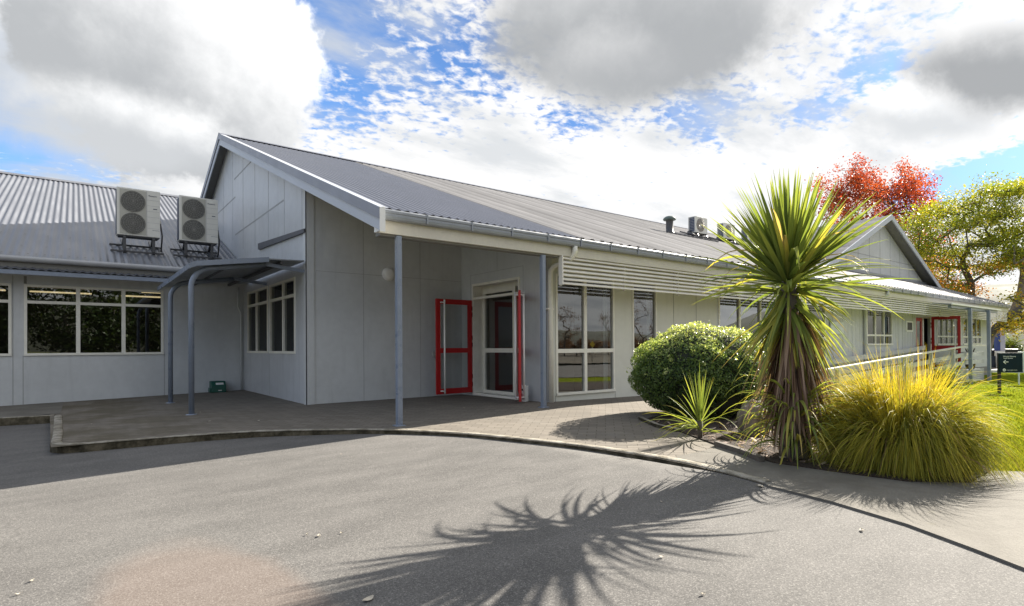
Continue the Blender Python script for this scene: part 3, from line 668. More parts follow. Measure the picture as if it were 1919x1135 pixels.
def leaf(hinge, ang, W=.90, z0=.075, z1=2.055, name='door', rails=((.075, .19), (.93, 1.03), (1.95, 2.055)), both=True, th=.042):
    """door leaf: hinge at local origin, leaf along local +x"""
    Mx = Matrix.Translation(hinge) @ Matrix.Rotation(ang, 4, 'Z'); m = MB(); sw = .095
    m.box(.01, .01+sw, -th/2, th/2, z0, z1, 0, Mx); m.box(W-sw, W, -th/2, th/2, z0, z1, 0, Mx)
    for a, b in rails: m.box(.01+sw, W-sw, -th/2+.002, th/2-.002, a, b, 0, Mx)
    o = m.build(name, M['red'], bld)
    g = MB(); g.quad(*[Mx @ Vector(p) for p in ((.1, 0, z0+.1), (W-.08, 0, z0+.1), (W-.08, 0, z1-.1), (.1, 0, z1-.1))]); g.build('pane', M['glass_door'], o, fix=False)
    for sd in ((-1, 1) if both else (-1,)):
        h = MB(); x = W-.16; y = sd*.075
        h.tube([Mx @ Vector((x, y, .09)), Mx @ Vector((x, y, 2.035))], .019, 10)
        for z in (.14, 1.98): h.tube([Mx @ Vector((x+.07, sd*th/2, z)), Mx @ Vector((x, y, z))], .012, 8)
        h.build('handle', M['white'], o)
    for z in (.25, .42, 1.1, 1.25, 1.75, 1.88): h = MB(); h.tube([Mx @ Vector((-.012, 0, z-.045)), Mx @ Vector((-.012, 0, z+.045))], .016, 8); h.build('hinge', M['black'], o)
    return o
leaf((UD-.03, 10.20, 0), R(180+1.5)); 
leaf((UD-.03, 8.575, 0), math.atan2(7.83-8.575, 6.225-(UD-.03)))
# lock box on the court wall by the open leaf
# --- east entrance
m = MB(); m.box(25.75, 25.83, VF-.02, VF+.06, 0, 2.2); m.box(26.55, 26.68, VF-.02, VF+.06, 0, 2.2); m.box(27.42, 27.5, VF-.02, VF+.06, 0, 2.2); m.box(25.83, 26.55, VF-.018, VF+.058, 2.08, 2.2); m.box(26.68, 27.42, VF-.018, VF+.058, 2.08, 2.2)
o = m.build('door_frame', M['alu'], bld)
m = MB(); m.box(25.84, 25.96, VF, VF+.045, .03, 2.07); m.box(26.42, 26.54, VF, VF+.045, .03, 2.07); m.box(25.96, 26.42, VF+.002, VF+.043, 1.95, 2.07); m.box(25.96, 26.42, VF+.002, VF+.043, .03, .2)
o = m.build('door', M['red'], bld); g = MB(); g.quad((25.9, VF+.02, .1), (26.5, VF+.02, .1), (26.5, VF+.02, 2.0), (25.9, VF+.02, 2.0)); g.build('pane', M['glass_lit'], o, fix=False)
leaf((27.52, VF-.03, 0), R(-90+3), W=.95, z0=.05, z1=2.15, rails=((.05, .22), (.80, .98), (2.03, 2.15)))
# --- rooms behind the glass (closed boxes open to the glass) with a curtain
def room(u0, u1, v0, v1, z0, z1, open_side, name='room'):
    m = MB(); P = lambda u, v, z: (u, v, z)
    m.quad(P(u0, v0, z0), P(u1, v0, z0), P(u1, v1, z0), P(u0, v1, z0), m=1); m.quad(P(u0, v0, z1), P(u1, v0, z1), P(u1, v1, z1), P(u0, v1, z1))
    if open_side != 'v0': m.quad(P(u0, v0, z0), P(u1, v0, z0), P(u1, v0, z1), P(u0, v0, z1))
    if open_side != 'v1': m.quad(P(u0, v1, z0), P(u1, v1, z0), P(u1, v1, z1), P(u0, v1, z1))
    if open_side != 'u0': m.quad(P(u0, v0, z0), P(u0, v1, z0), P(u0, v1, z1), P(u0, v0, z1))
    if open_side != 'u1': m.quad(P(u1, v0, z0), P(u1, v1, z0), P(u1, v1, z1), P(u1, v0, z1))
    return m.build(name, [M['interior'], M['interior_floor']], bld, fix=False)
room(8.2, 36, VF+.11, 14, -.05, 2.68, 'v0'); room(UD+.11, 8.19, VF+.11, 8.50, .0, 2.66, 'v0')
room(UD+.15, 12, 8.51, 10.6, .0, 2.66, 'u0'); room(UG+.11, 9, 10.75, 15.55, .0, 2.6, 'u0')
def curtain(u0, u1, v, z0, z1):
    us = np.linspace(u0, u1, int((u1-u0)/.012)+2); V = [(x, v+.018*math.sin(x*75), z) for z in (z0, z1) for x in us]; n = len(us)
    return arr_mesh('curtain', np.array(V), np.array([(i, i+1, n+i+1, n+i) for i in range(n-1)]), M['curtain'], bld, smooth=True)
curtain(8.50, 8.63, VF+.17, .05, 2.5); curtain(9.86, 10.0, VF+.17, .05, 2.5)

# ------------------------------------------------------------------ west wing
VW = 15.61
wing = thing('building_wing', 'low grey wing with corrugated roof and dark strip windows at the left', 'building', (-2, VW, 0))
w = MB(); WH = [(-4.1, -1.04, .93, 2.43), (-.845, 1.655, .93, 2.43)]
wall(w, 'v', VW, -9, UG, -.25, 2.9, WH)
for x in (-1.02, -.86, 1.67): w.box(x-.004, x+.004, VW-.003, VW+.02, -.2, .93 if x != -1.02 else 2.6, 1)
w.box(-.848, -.80, VW-.003, VW+.02, 2.44, 2.6, 1)
w.quad((-9, VW, -.3), (-9, 33, -.3), (-9, 33, 2.6), (-9, 25.5, 6.9), (-9, VW, 2.9))
w.build('wall', [M['wall'], M['joint']], wing, fix=False)
window(wing, 'v', VW, -4.1, -1.04, .93, 2.43, [(-3.1, .07), (-2.05, .07)], [(2.06, .06)], .05, sill=.012)
window(wing, 'v', VW, -.845, 1.655, .93, 2.43, [(.055, .075), (.875, .075)], [(2.06, .06)], .05, sill=.012)
wr = lambda v: 2.95+.39*(v-15.11) if v < 25.55 else 2.95+.39*(10.44)-.39*(v-25.55)
wroof = sheet(-9, UG+.015, .135, 'corr', [(15.08, wr(15.08)), (25.55, wr(25.55))], 'roof', M['roof_wing'], wing, per=10)
sheet(-9, UG+.015, .135, 'corr', [(25.55, wr(25.55)), (34, wr(34))], 'roof', M['roof_wing'], wing, per=6)
m = MB(); m.prism([(-9, 25.33, wr(25.33)+.03), (-9, 25.55, wr(25.55)+.06), (-9, 25.77, wr(25.77)+.03), (-9, 25.55, wr(25.55)+.045)], (9+UG, 0, 0)); m.build('ridge_cap', M['roof_wing'], wroof)
# fixings of the sheets
V, F = [], []
for rowv in (15.3, 15.95, 17.0):
    for k in range(92):
        if rowv > 15.4 and k % 3: continue
        x = -9+.135*k; z = wr(rowv)+.014; b = len(V); r = .014
        V += [(x-r, rowv-r, z-.39*r), (x+r, rowv-r, z-.39*r), (x+r, rowv+r, z+.39*r), (x-r, rowv+r, z+.39*r)]; F.append((b, b+1, b+2, b+3))
tag(arr_mesh('roof_screw', np.array(V), np.array(F), M['steel_dark'], wroof), kind='stuff')
m = MB(); R0 = .075; gpf = [(15.03+R0*math.cos(a), 2.90+R0*math.sin(a)) for a in np.linspace(0, -math.pi, 11)]+[(15.03-R0+.01, 2.935)]+[(15.03+(R0-.008)*math.cos(a), 2.90+(R0-.008)*math.sin(a)) for a in np.linspace(-math.pi, 0, 11)]
m.prism([(-9, v, z) for v, z in gpf], (9+UG-.14, 0, 0)); m.build('gutter', M['gutter_pale'], wing)
m = MB(); ex = UG-.16; m.box(ex-.01, ex+.08, 14.94, 15.12, 2.80, 2.96); m.build('gutter_end', M['gutter_pale'], wing, bevel=.01)
m = MB(); m.box(-9, UG-.02, 15.10, 15.14, 2.66, 2.93); m.build('fascia', M['soffit'], wing)
m = MB(); m.box(-9, 1.75, 14.93, 14.97, 2.565, 2.65); m.build('fascia', M['bluesteel'], wing)
sheet(-9, 1.75, .135, 'corr', [(14.92, 2.672), (15.11, 2.73)], 'awning', M['roof_wing'], wing, per=8)
m = MB(); m.box(-9, 1.75, 14.98, VW-.002, 2.63, 2.645); m.build('soffit', M['soffit'], wing)
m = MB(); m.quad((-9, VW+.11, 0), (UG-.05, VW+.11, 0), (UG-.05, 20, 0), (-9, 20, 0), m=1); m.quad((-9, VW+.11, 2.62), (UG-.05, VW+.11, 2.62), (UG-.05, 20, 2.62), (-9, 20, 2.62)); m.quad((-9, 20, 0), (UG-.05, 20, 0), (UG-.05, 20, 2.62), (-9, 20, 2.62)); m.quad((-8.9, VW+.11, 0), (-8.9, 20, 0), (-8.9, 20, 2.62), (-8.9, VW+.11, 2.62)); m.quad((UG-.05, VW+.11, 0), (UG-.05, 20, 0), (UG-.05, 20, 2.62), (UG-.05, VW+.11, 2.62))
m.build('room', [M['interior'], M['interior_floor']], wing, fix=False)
for i, (xa, xb, y, z) in enumerate(((-4.2, -1.35, 17.1, 2.52), (-4.2, -1.35, 18.6, 2.52), (-.9, .35, 17.1, 2.52), (-.9, .35, 18.6, 2.52), (1.35, 2.9, 17.3, 2.52), (1.0, 2.9, 18.8, 2.52))):
    m = MB(); m.tube([(xa, y, z), (xb, y, z)], .02, 8); m.box(xa-.03, xb+.03, y-.05, y+.05, z+.03, z+.09, 1); m.build('ceiling_tube', [M['tube'], M['interior']], wing)
m = MB(); m.tube([(UG-.14, VW-.05, 2.6), (UG-.14, VW-.05, 2.1), (UG-.07, VW-.05, 1.95), (UG-.07, VW-.05, .02)], .022, 8); m.build('downpipe', M['wall'], wing)

# canopy over the court corner
can = thing('entry_canopy', 'dark flat canopy on two bent blue grey posts in the shaded corner', 'canopy', (2.4, 12, 0))
cprof = [(1.50, 2.445), (1.60, 2.485), (2.72, 2.645), (UG-.06, 2.665)]
m = MB(); CV0, CV1 = 10.56, 15.05
for (a, za_), (b, zb_) in zip(cprof, cprof[1:]): m.prism([(a, CV0, za_), (b, CV0, zb_), (b, CV0, zb_-.02), (a, CV0, za_-.02)], (0, CV1-CV0, 0))
m.build('canopy_roof', M['gutter'], can)
m = MB()
for (a, za_), (b, zb_) in zip(cprof[:-1], cprof[1:-1]): m.prism([(a, CV0-.03, za_+.02), (b, CV0-.03, zb_+.02), (b, CV0-.03, zb_-.065), (a, CV0-.03, za_-.065)], (0, .028, 0))
m.box(1.475, 1.499, CV0-.03, CV1, 2.37, 2.455)
m.build('fascia', M['bluesteel'], can)
for y in (10.70, 13.3):
    zb = zp(1.5, y); pth = [(1.53, y, zb-.02), (1.53, y, 2.08)]
    for a in np.linspace(0, math.pi/2*.88, 8)[1:]: pth.append((1.53+.34*(1-math.cos(a)), y, 2.08+.34*math.sin(a)))
    pth += [(2.7, y, 2.555)]
    m = MB(); m.tube(pth, .044, 12); m.lathe([(.085, -.03), (.085, .008), (.05, .012)], (1.53, y, zb), 14); m.build('post', M['bluesteel'], can)
    m = MB(); m.bar((2.68, y, 2.56), (UG-.03, y, 2.48), .05, .06); m.build('rafter', M['bluesteel'], can)
for x, z in ((2.2, 2.55), (2.95, 2.585)):
    m = MB(); m.box(x-.025, x+.025, CV0+.02, CV1, z-.02, z+.03); m.build('purlin', M['steel_dark'], can)
#SECTION3
# ------------------------------------------------------------------ text
def text_mesh(body, size, mat, loc, rot, parent, name='lettering', extrude=.001, align='LEFT', sx=1.):
    cu = bpy.data.curves.new('t', 'FONT'); cu.body = body; cu.size = size; cu.extrude = extrude; cu.align_x = align
    ob = bpy.data.objects.new('t', cu); COL.objects.link(ob)
    me = bpy.data.meshes.new_from_object(ob.evaluated_get(bpy.context.evaluated_depsgraph_get())); bpy.data.objects.remove(ob)
    me.name = name
    me.transform(Matrix.LocRotScale(Vector(loc), rot.to_quaternion() if isinstance(rot, Matrix) else Matrix.Rotation(0, 4, 'X').to_quaternion(), Vector((sx, 1, 1))))
    me.materials.clear(); me.materials.append(mat)
    o = bpy.data.objects.new(name, me); COL.objects.link(o); o.parent = parent
    if parent.type == 'EMPTY': o.matrix_parent_inverse = Matrix.Translation(-parent.location)
    return o
FRONT = Matrix.Rotation(R(90), 3, 'X')          # text facing -v
# ------------------------------------------------------------------ roof heat pumps on the wing
def big_ac(u0, first=True):
    t = thing('heat_pump', 'x', 'heat pump', (u0, 16, 3.5), 'twin fan heat pumps on the wing roof'); W, Hh, D = .86, 1.14, .34; v0 = 16.0; z0 = 3.705
    m = MB(); m.box(u0, u0+W, v0, v0+D, z0+.03, z0+Hh); m.box(u0+.03, u0+W-.03, v0+.02, v0+D-.02, z0, z0+.03, 1); m.box(u0-.012, u0-.001, v0+.06, v0+D-.04, z0+.06, z0+Hh-.05, 2)
    m.build('casing', [M['ac_body'], M['steel_dark'], M['coil']], t, bevel=.012)
    m = MB(); fx0, fx1 = u0+.055, u0+.575; m.box(fx0, fx1, v0-.008, v0-.001, z0+.06, z0+Hh-.035); m.box(u0+.585, u0+.592, v0-.006, v0-.001, z0+.04, z0+Hh-.02, 1)
    for k in range(1, 7): m.box(u0+.60, u0+W-.01, v0-.003, v0-.0008, z0+.1+k*.135, z0+.104+k*.135, 1)
    m.build('front_panel', [M['ac_panel'], M['joint_mid']], t)
    for zc in (z0+.315, z0+.83):
        xc = (fx0+fx1)/2; r = .243
        m = MB(); m.lathe([(r, -.016), (r, -.009)], (xc, v0, zc), 32, 0, 'y')
        fan = m.build('fan', M['ac_fan'], t)
        m = MB()
        for rr in (.05, .095, .14, .185, .225, .245):
            m.tube([(xc+rr*math.cos(a), v0-.024, zc+rr*math.sin(a)) for a in np.linspace(0, 2*math.pi, 33)], .0032, 4, cap=False)
        for a in np.linspace(0, math.pi, 9)[:-1]: m.tube([(xc-.245*math.cos(a), v0-.022, zc-.245*math.sin(a)), (xc+.245*math.cos(a), v0-.022, zc+.245*math.sin(a))], .003, 4)
        for k in range(-8, 9):
            h = math.sqrt(max(0, .243**2-(k*.027)**2)); m.tube([(xc-h, v0-.021, zc+k*.027), (xc+h, v0-.021, zc+k*.027)], .0022, 4)
        m.build('fan_guard', M['ac_wire'], fan)
    text_mesh('Panasonic', .048, M['coil'], (u0+.625, v0-.004, z0+Hh-.14), FRONT, t, 'lettering', sx=.9)
    m = MB(); m.box(u0+.72, u0+.80, v0-.004, v0-.001, z0+.70, z0+.718); m.box(u0+.70, u0+.85, v0-.004, v0-.001, z0+.19, z0+.196); m.build('badge', M['coil'], t)
    for x in (u0+.12, u0+.70):
        m = MB(); m.box(x, x+.06, v0+.02, v0+.08, wr(v0+.05)-.0, z0); m.bar((x+.03, v0-.03, wr(v0)+.06), (x+.03, v0+D+.75, wr(v0+D+.75)+.06), .05, .05); m.bar((x+.03, v0+D-.03, z0-.02), (x+.03, v0+D+.2, wr(v0+D+.2)+.06), .05, .05); m.bar((x+.03, v0+.0, z0-.02), (x+.03, v0+D, z0-.02), .05, .04)
        m.build('leg', M['steel_dark'], t)
    for dv in (.05, .62):
        m = MB(); m.bar((u0-.12, v0+dv, wr(v0+dv)+.04), (u0+W+.08, v0+dv, wr(v0+dv)+.04), .045, .04); m.build('rail', M['steel_dark'], t)
    m = MB(); m.box(u0+W+.001, u0+W+.03, v0+.1, v0+.2, z0+.40, z0+.47); m.tube([(u0+W+.02, v0+.15, z0+.4), (u0+W+.06, v0+.15, z0+.1), (u0+W+.05, v0+.3, wr(v0+.3)+.04), (u0+W+.02, v0+.7, wr(v0+.7)+.03)], .018, 7, 1)
    m.build('pipe', [M['ac_body'], M['steel_dark']], t)
    return t
a1 = big_ac(.772); a1['label'] = 'twin fan heat pump on the wing roof, farther from the gable wall'
a2 = copy_tree(a1); a2.location.x += 1.262; a2['label'] = 'twin fan heat pump on the wing roof, right beside the gable wall'
# small heat pumps on the main roof
def small_ac(u0, v0):
    t = thing('heat_pump', 'x', 'heat pump', (u0, v0, zroof(v0)), 'small heat pumps on the main roof'); W, Hh, D = .78, .62, .32; z0 = zroof(v0)+.19
    m = MB(); m.box(u0, u0+W, v0, v0+D, z0, z0+Hh); m.box(u0-.006, u0-.001, v0+.04, v0+D-.02, z0+.04, z0+Hh-.03, 1); m.box(u0-.03, u0-.007, v0+.26, v0+.275, z0-.02, z0+Hh-.01)
    for k in range(9): m.box(u0-.011, u0-.0065, v0+.04, v0+D-.02, z0+.06+k*.06, z0+.066+k*.06)
    m.build('casing', [M['ac_body'], M['coil']], t, bevel=.01)
    m = MB(); xc, zc = u0+.33, z0+.31; m.lathe([(.255, -.014), (.25, -.006), (.22, -.0015)], (xc, v0, zc), 28, 0, 'y'); m.lathe([(.04, -.03), (.04, -.015)], (xc, v0, zc), 12, 1, 'y')
    for a in np.linspace(0, 2*math.pi, 25)[:-1]: m.tube([(xc+.05*math.cos(a), v0-.02, zc+.05*math.sin(a)), (xc+.24*math.cos(a+.3), v0-.02, zc+.24*math.sin(a+.3))], .005, 4, 1)
    m.build('fan', [simple('warm grey fan grille', (.20, .17, .15), .5), M['ac_body']], t)
    m = MB(); m.box(u0+W+.001, u0+W+.05, v0+.08, v0+.24, z0+.36, z0+.52); m.build('valve_cover', M['ac_panel'], t)
    for x in (u0+.08, u0+W-.12):
        m = MB(); m.bar((x, v0-.25, zroof(v0-.25)+.05), (x, v0+.75, zroof(v0+.75)+.05), .045, .045); m.bar((x, v0-.05, z0-.025), (x, v0+D+.18, z0-.025), .045, .045); m.bar((x, v0, z0-.02), (x, v0-.1, zroof(v0-.1)+.05), .04, .04)
        m.build('leg', M['steel_dark'], t)
    m = MB(); m.bar((u0-.35, v0-.22, zroof(v0-.22)+.07), (u0+W+.35, v0-.22, zroof(v0-.22)+.07), .05, .045); m.build('rail', M['steel_dark'], t)
    m = MB(); m.tube([(u0-.02, v0+.2, z0+.05), (u0-.16, v0+.2, z0+.02), (u0-.24, v0+.15, z0-.05), (u0-.25, v0+.02, zroof(v0)+.1), (u0-.2, v0-.1, zroof(v0-.1)+.06)], .05, 8); m.build('pipe', M['steel_dark'], t)
    return t
s1 = small_ac(18.72, 12.75); s1['label'] = 'white single fan heat pump on the main roof, next to the round vent pipe'
s2 = copy_tree(s1); s2.location.x += 1.95; s2['label'] = 'white single fan heat pump on the main roof, half hidden behind the cabbage tree leaves'
s3 = copy_tree(s1); s3.location.x += 3.75; s3['label'] = 'third single fan heat pump on the main roof, behind the cabbage tree crown'

# ------------------------------------------------------------------ small fixtures
p = AT(729.5, 513, v=VP1-.05)
t = thing('wall_lamp', 'round white bulkhead lamp on the grey court wall behind the porch post', 'lamp', (p.x, VP1, p.z))
m = MB(); m.lathe([(.135, -.001), (.14, -.03), (.13, -.045)], (p.x, VP1, p.z), 28, 0, 'y'); m.build('lamp_rim', M['white'], t)
m = MB(); m.lathe([(.124, -.046), (.118, -.07), (.08, -.09), (.02, -.097)], (p.x, VP1, p.z), 28, 0, 'y'); m.build('lamp_shade', M['lamp'], t)
p = AT(410, 733, v=15.3)
t = thing('bait_box', 'small dark green plastic box with white label against the grey wall', 'box', (p.x, 15.4, zp(p.x, 15.4)))
zz = zp(p.x, 15.4); x = p.x
m = MB(); m.prism([(x-.16, 15.26, zz), (x-.16, 15.58, zz), (x-.16, 15.58, zz+.27), (x-.16, 15.36, zz+.27), (x-.16, 15.27, zz+.16)], (.32, 0, 0)); m.box(x-.19, x-.161, 15.30, 15.55, zz, zz+.11); m.build('box_body', M['green_box'], t, bevel=.015)
m = MB(); d = Matrix.Translation((x+.02, 15.302, zz+.208)) @ Matrix.Rotation(R(-39), 4, 'X'); m.box(-.085, .085, -.004, .0, -.03, .03, 0, d); m.box(x-.02, x+.06, 15.256, 15.259, zz+.04, zz+.06); m.build('label_plate', M['paper'], t)
q = AT(983, 752, surf=zp); bx_, by_ = q.x+.03, q.y+.02
t = thing('door_stop_post', 'short square white post on the paving beside the open red door', 'post', (bx_, by_, q.z))
m = MB(); m.box(bx_-.045, bx_+.045, by_-.045, by_+.045, q.z-.02, q.z+.285); m.build('post', M['white'], t, bevel=.006)
m = MB(); m.box(bx_-.05, bx_+.05, by_-.05, by_+.05, q.z+.286, q.z+.297); m.box(bx_-.06, bx_-.046, by_-.01, by_+.03, q.z+.2, q.z+.235, 1); m.build('cap', [M['white'], M['black']], t)
# door hold-back on the court wall
p = AT(813, 664, v=VP1-.02); m = MB(); m.box(p.x-.03, p.x+.03, VP1-.05, VP1-.001, p.z-.05, p.z+.06); m.tube([(p.x, VP1-.05, p.z), (p.x, VP1-.11, p.z)], .012, 8)
tag(m.build('door_holder', M['alu']), 'small metal door holder on the court wall left of the open red door', 'door holder')
# notice by the east entrance, white board
t = thing('wall_notice', 'small white framed notice on the wall by the far red door', 'notice', (25.1, VF, 1.7))
m = MB(); m.box(24.78, 25.46, VF-.025, VF-.001, 1.52, 1.92); m.build('frame', M['white'], t); m = MB(); m.box(24.88, 25.38, VF-.028, VF-.0255, 1.58, 1.87); m.build('notice_sheet', M['black'], t)
pa, pb_ = AT(1560, 602, v=VF-.1), AT(1584, 626, v=VF-.1)
m = MB(); m.box(pa.x, pb_.x, VF-.06, VF-.02, pb_.z, pa.z); tag(m.build('wall_board', M['sign_white'], bevel=.004), 'plain pale board on the wall seen through the right side of the cabbage tree', 'board')
# scraps and leaves on the paving / asphalt
for i, (x, y) in enumerate([(375, 773), (484, 789), (391, 790), (500, 818), (186, 801), (172, 795), (760, 772), (870, 765), (1060, 760), (1425, 912), (1615, 995), (1318, 1115), (640, 852), (575, 1003), (640, 1000), (598, 1005), (60, 1090), (35, 1115), (690, 1125), (1240, 942), (1240, 1045)]):
    sf = zp if y < 800 and x < 1100 else za
    p = AT(x, y, surf=sf); l = random.uniform(.010, .022) if i not in (1, 2, 9, 18) else .035; a = random.uniform(0, 6.28); m = MB(); ww = l*.55; N = 4
    dx, dy = math.cos(a), math.sin(a)
    for k in range(N+1):
        s = k/N*2-1; h = .004+.006*s*s; wd = ww*(1-s*s*.85); m.v += [(p.x+dx*l*s-dy*wd, p.y+dy*l*s+dx*wd, p.z+h+.004), (p.x+dx*l*s, p.y+dy*l*s, p.z+h+.001), (p.x+dx*l*s+dy*wd, p.y+dy*l*s-dx*wd, p.z+h+.004)]
    for k in range(N):
        for j in (0, 1): m.f.append((3*k+j, 3*k+j+1, 3*k+j+4, 3*k+j+3)); m.m.append(0); m.sm.append(True)
    tag(m.build('fallen_leaf', M['leaflitter'], fix=False), 'small pale dry leaf lying on the paving or asphalt', 'leaf', 'dry leaves scattered on the ground')

# ------------------------------------------------------------------ ramp, deck and its canopy
VD = 6.55; UP1, UE = 27.1, 29.65; zg = lambda u: zl(u, VD)-.03
deck = thing('ramp_deck', 'grey timber ramp and deck with pale handrail up to the far red door', 'ramp', (27, VD, zg(27)))
zr = lambda u: .965+.047*(min(u, UP1)-UP1)        # rail height
zd = lambda u: zr(u)-.93
m = MB(); m.bar((12.5, VD-.02, zr(12.5)), (UP1, VD-.02, zr(UP1)), .14, .045); m.bar((UP1, VD-.02, zr(UP1)), (UE+.1, VD-.02, zr(UE)), .14, .045); m.build('handrail', M['wood_pale'], deck)
for du in (.33, .64):
    m = MB(); m.bar((12.5, VD+.03, zr(12.5)-du), (UP1, VD+.03, zr(UP1)-du), .035, .15); m.bar((UP1, VD+.03, zr(UP1)-du), (UE, VD+.03, zr(UE)-du), .035, .15); m.build('rail', M['wood'], deck)
for u in (13.4, 15.8, 18.2, 20.6, 23.0, 25.4): m = MB(); m.box(u-.05, u+.05, VD-.09, VD+.01, zg(u)-.1, zr(u)-.03); m.build('post', M['wood'], deck)
m = MB()
m.prism([(12.5, VD+.06, zd(12.5)), (UP1, VD+.06, zd(UP1)), (UP1, VD+.06, zd(UP1)-.06), (12.5, VD+.06, zd(12.5)-.06)], (0, VF-.03-VD-.06, 0)); m.box(UP1+.01, UE-.03, VD+.06, VF-.02, zd(UE)-.06, zd(UE)); m.build('deck_boards', M['wood'], deck)
for k in range(6):
    z = zd(UE)-.03-.082*k
    m = MB(); m.box(25.5, UE, VD+.02, VD+.05, z-.034, z+.034); m.build('skirt_board', M['wood'], deck)
    m = MB(); m.box(UE-.02, UE+.01, VD+.06, VF-.1, z-.034, z+.034); m.build('skirt_board', M['wood'], deck)
for du in (.02, .36):
    m = MB(); m.bar((13, VF-.16, zr(13)-du), (26.3, VF-.16, zr(26.3)-du), .04, .16); m.build('rail', M['wood'], deck)
for u in (14, 16.4, 18.8, 21.2, 23.6, 26.2): m = MB(); m.box(u-.045, u+.045, VF-.13, VF-.05, zd(u)-.05, zr(u)-.1); m.build('post', M['wood'], deck)
m = MB(); m.bar((UE, VD+.1, zr(UE)), (UE, VF-.1, zr(UE)), .12, .045); m.bar((UE, VD+.1, zr(UE)-.33), (UE, VF-.1, zr(UE)-.33), .035, .14); m.build('rail', M['wood'], deck)
dc = thing('deck_canopy', 'flat pale edged canopy on grey posts over the far entrance deck', 'canopy', (28, VD, 0))
m = MB(); m.prism([(25.0, VD-.10, 2.50), (25.0, VG-.03, 2.57), (25.0, VG-.03, 2.545), (25.0, VD-.10, 2.475)], (6.7, 0, 0)); m.build('canopy_roof', M['gutter'], dc)
m = MB(); m.box(25.0, 31.7, VD-.14, VD-.102, 2.465, 2.525); m.build('fascia', M['white'], dc)
m = MB(); m.box(25.2, 31.5, VD-.05, VD+.05, 2.36, 2.474); m.build('beam', M['bluesteel'], dc)
for u in (UP1, UE): m = MB(); m.box(u-.07, u+.07, VD-.20, VD-.092, zl(u, VD)-.1, 2.36); m.box(u-.04, u+.04, VD-.19, VD+.04, 2.361, 2.42); m.build('post', M['bluesteel'], dc)
# potted plant on the deck
pu, pv = 28.75, VD+.26; pz = zd(UE)+.001
t = thing('potted_plant', 'small bare potted shrub on the deck behind the handrail', 'plant', (pu, pv, pz))
m = MB(); m.lathe([(.14, 0), (.19, .30), (.215, .31), (.215, .36), (.17, .36), (.17, .32)], (pu, pv, pz), 18); m.build('pot', M['pot'], t)
m = MB(); m.tube([(pu, pv, pz+.3), (pu, pv, pz+.55)], .03, 7)
for a in np.linspace(0, 6.28, 9)[:-1]: m.tube([(pu, pv, pz+.53), (pu+.09*math.cos(a), pv+.09*math.sin(a), pz+.64), (pu+.16*math.cos(a), pv+.16*math.sin(a), pz+.82)], [.02, .017, .012], 6)
m.build('stem', M['bark'], t)

# ------------------------------------------------------------------ plants
def blades(P0, D0, L, W, droop, nseg, side=None, curl=0., tipw=.02, basew=.7, fold=.25):
    """vectorised arching strap leaves; returns verts, quads and (t along leaf)"""
    n = len(P0); P = P0.copy(); D = D0/np.linalg.norm(D0, axis=1, keepdims=True); st = (L/nseg)[:, None]
    S = np.cross(D, np.array([0, 0, 1.])); bad = np.linalg.norm(S, axis=1) < 1e-3; S[bad] = [1, 0, 0]; S /= np.linalg.norm(S, axis=1, keepdims=True)
    if side is not None: S = S*np.cos(side)[:, None]+np.cross(D, S)*np.sin(side)[:, None]
    rows = []
    for k in range(nseg+1):
        t = k/nseg; w = W*(basew+(1-basew)*min(1, t/.25)) if t < .25 else W*(1-((t-.25)/.75)**1.7*(1-tipw))
        U = np.cross(S, D); c = P-U*(w*fold)[:, None]
        rows.append(np.stack([P-S*(w/2)[:, None], c, P+S*(w/2)[:, None]], 1))
        P = P+D*st; D = D+np.array([0, 0, -1.])*(droop*(t+.35)/nseg)[:, None]; D /= np.linalg.norm(D, axis=1, keepdims=True)
        S = S-D*(S*D).sum(1, keepdims=True); S /= np.linalg.norm(S, axis=1, keepdims=True)
    V = np.stack(rows, 1).reshape(-1, 3); b = (np.arange(n)*(nseg+1)*3)[:, None]
    q = np.array([(k*3+j, k*3+j+1, k*3+j+4, k*3+j+3) for k in range(nseg) for j in (0, 1)])
    F = (b[:, :, None]+q[None]).reshape(-1, 4); T = np.repeat(np.tile(np.linspace(0, 1, nseg+1), n), 3)
    return V, F, T
def sph(az, el): return np.stack([np.cos(el)*np.cos(az), np.cos(el)*np.sin(az), np.sin(el)], 1)
g = RNG
# --- cabbage tree
cb0 = AT(1490, 858, surf=zf); CZ = cb0.z
ct = thing('cabbage_tree', 'tall cabbage tree with spiky green crown over a skirt of dry brown leaves', 'tree', (cb0.x, cb0.y, CZ))
ctr = np.array([cb0.x-.03, cb0.y+.03, CZ+1.67])
m = MB(); m.tube([(cb0.x+.01, cb0.y, CZ-.1), (cb0.x, cb0.y, CZ+.25), (cb0.x-.02, cb0.y+.02, CZ+1.0), (ctr[0], ctr[1], ctr[2]+.12)], [.15, .125, .10, .06], 14); m.build('trunk', M['bark'], ct)
def leafset(name, n, el0, el1, L0, L1, d0, d1, W0, zoff, mat, tintf, nseg=8, elpow=1., rad=.04, foldv=.22, ctr=ctr, azf=None):
    az = g.uniform(0, 2*np.pi, n) if azf is None else azf(n); el = np.radians(el0+(el1-el0)*g.uniform(0, 1, n)**elpow)
    D = sph(az, el); L = g.uniform(L0, L1, n); W = W0*g.uniform(.75, 1.15, n); dr = g.uniform(d0, d1, n)
    P0 = np.array(ctr)+D*np.array([rad, rad, rad*.6])+np.stack([np.zeros(n), np.zeros(n), g.uniform(*zoff, n)], 1)
    V, F, T = blades(P0, D, L, W, dr, nseg, side=g.uniform(-.7, .7, n), fold=foldv)
    per = np.repeat(g.uniform(0, 1, n), (nseg+1)*3); return V, F, tintf(per, T)
def tint_green(p, t): return np.clip(.10+.55*p*.8+.15*t+np.where((t > .9) & (p > .35), .25, 0)+np.where((p > .96), .2, 0), 0, 1)[:, None]
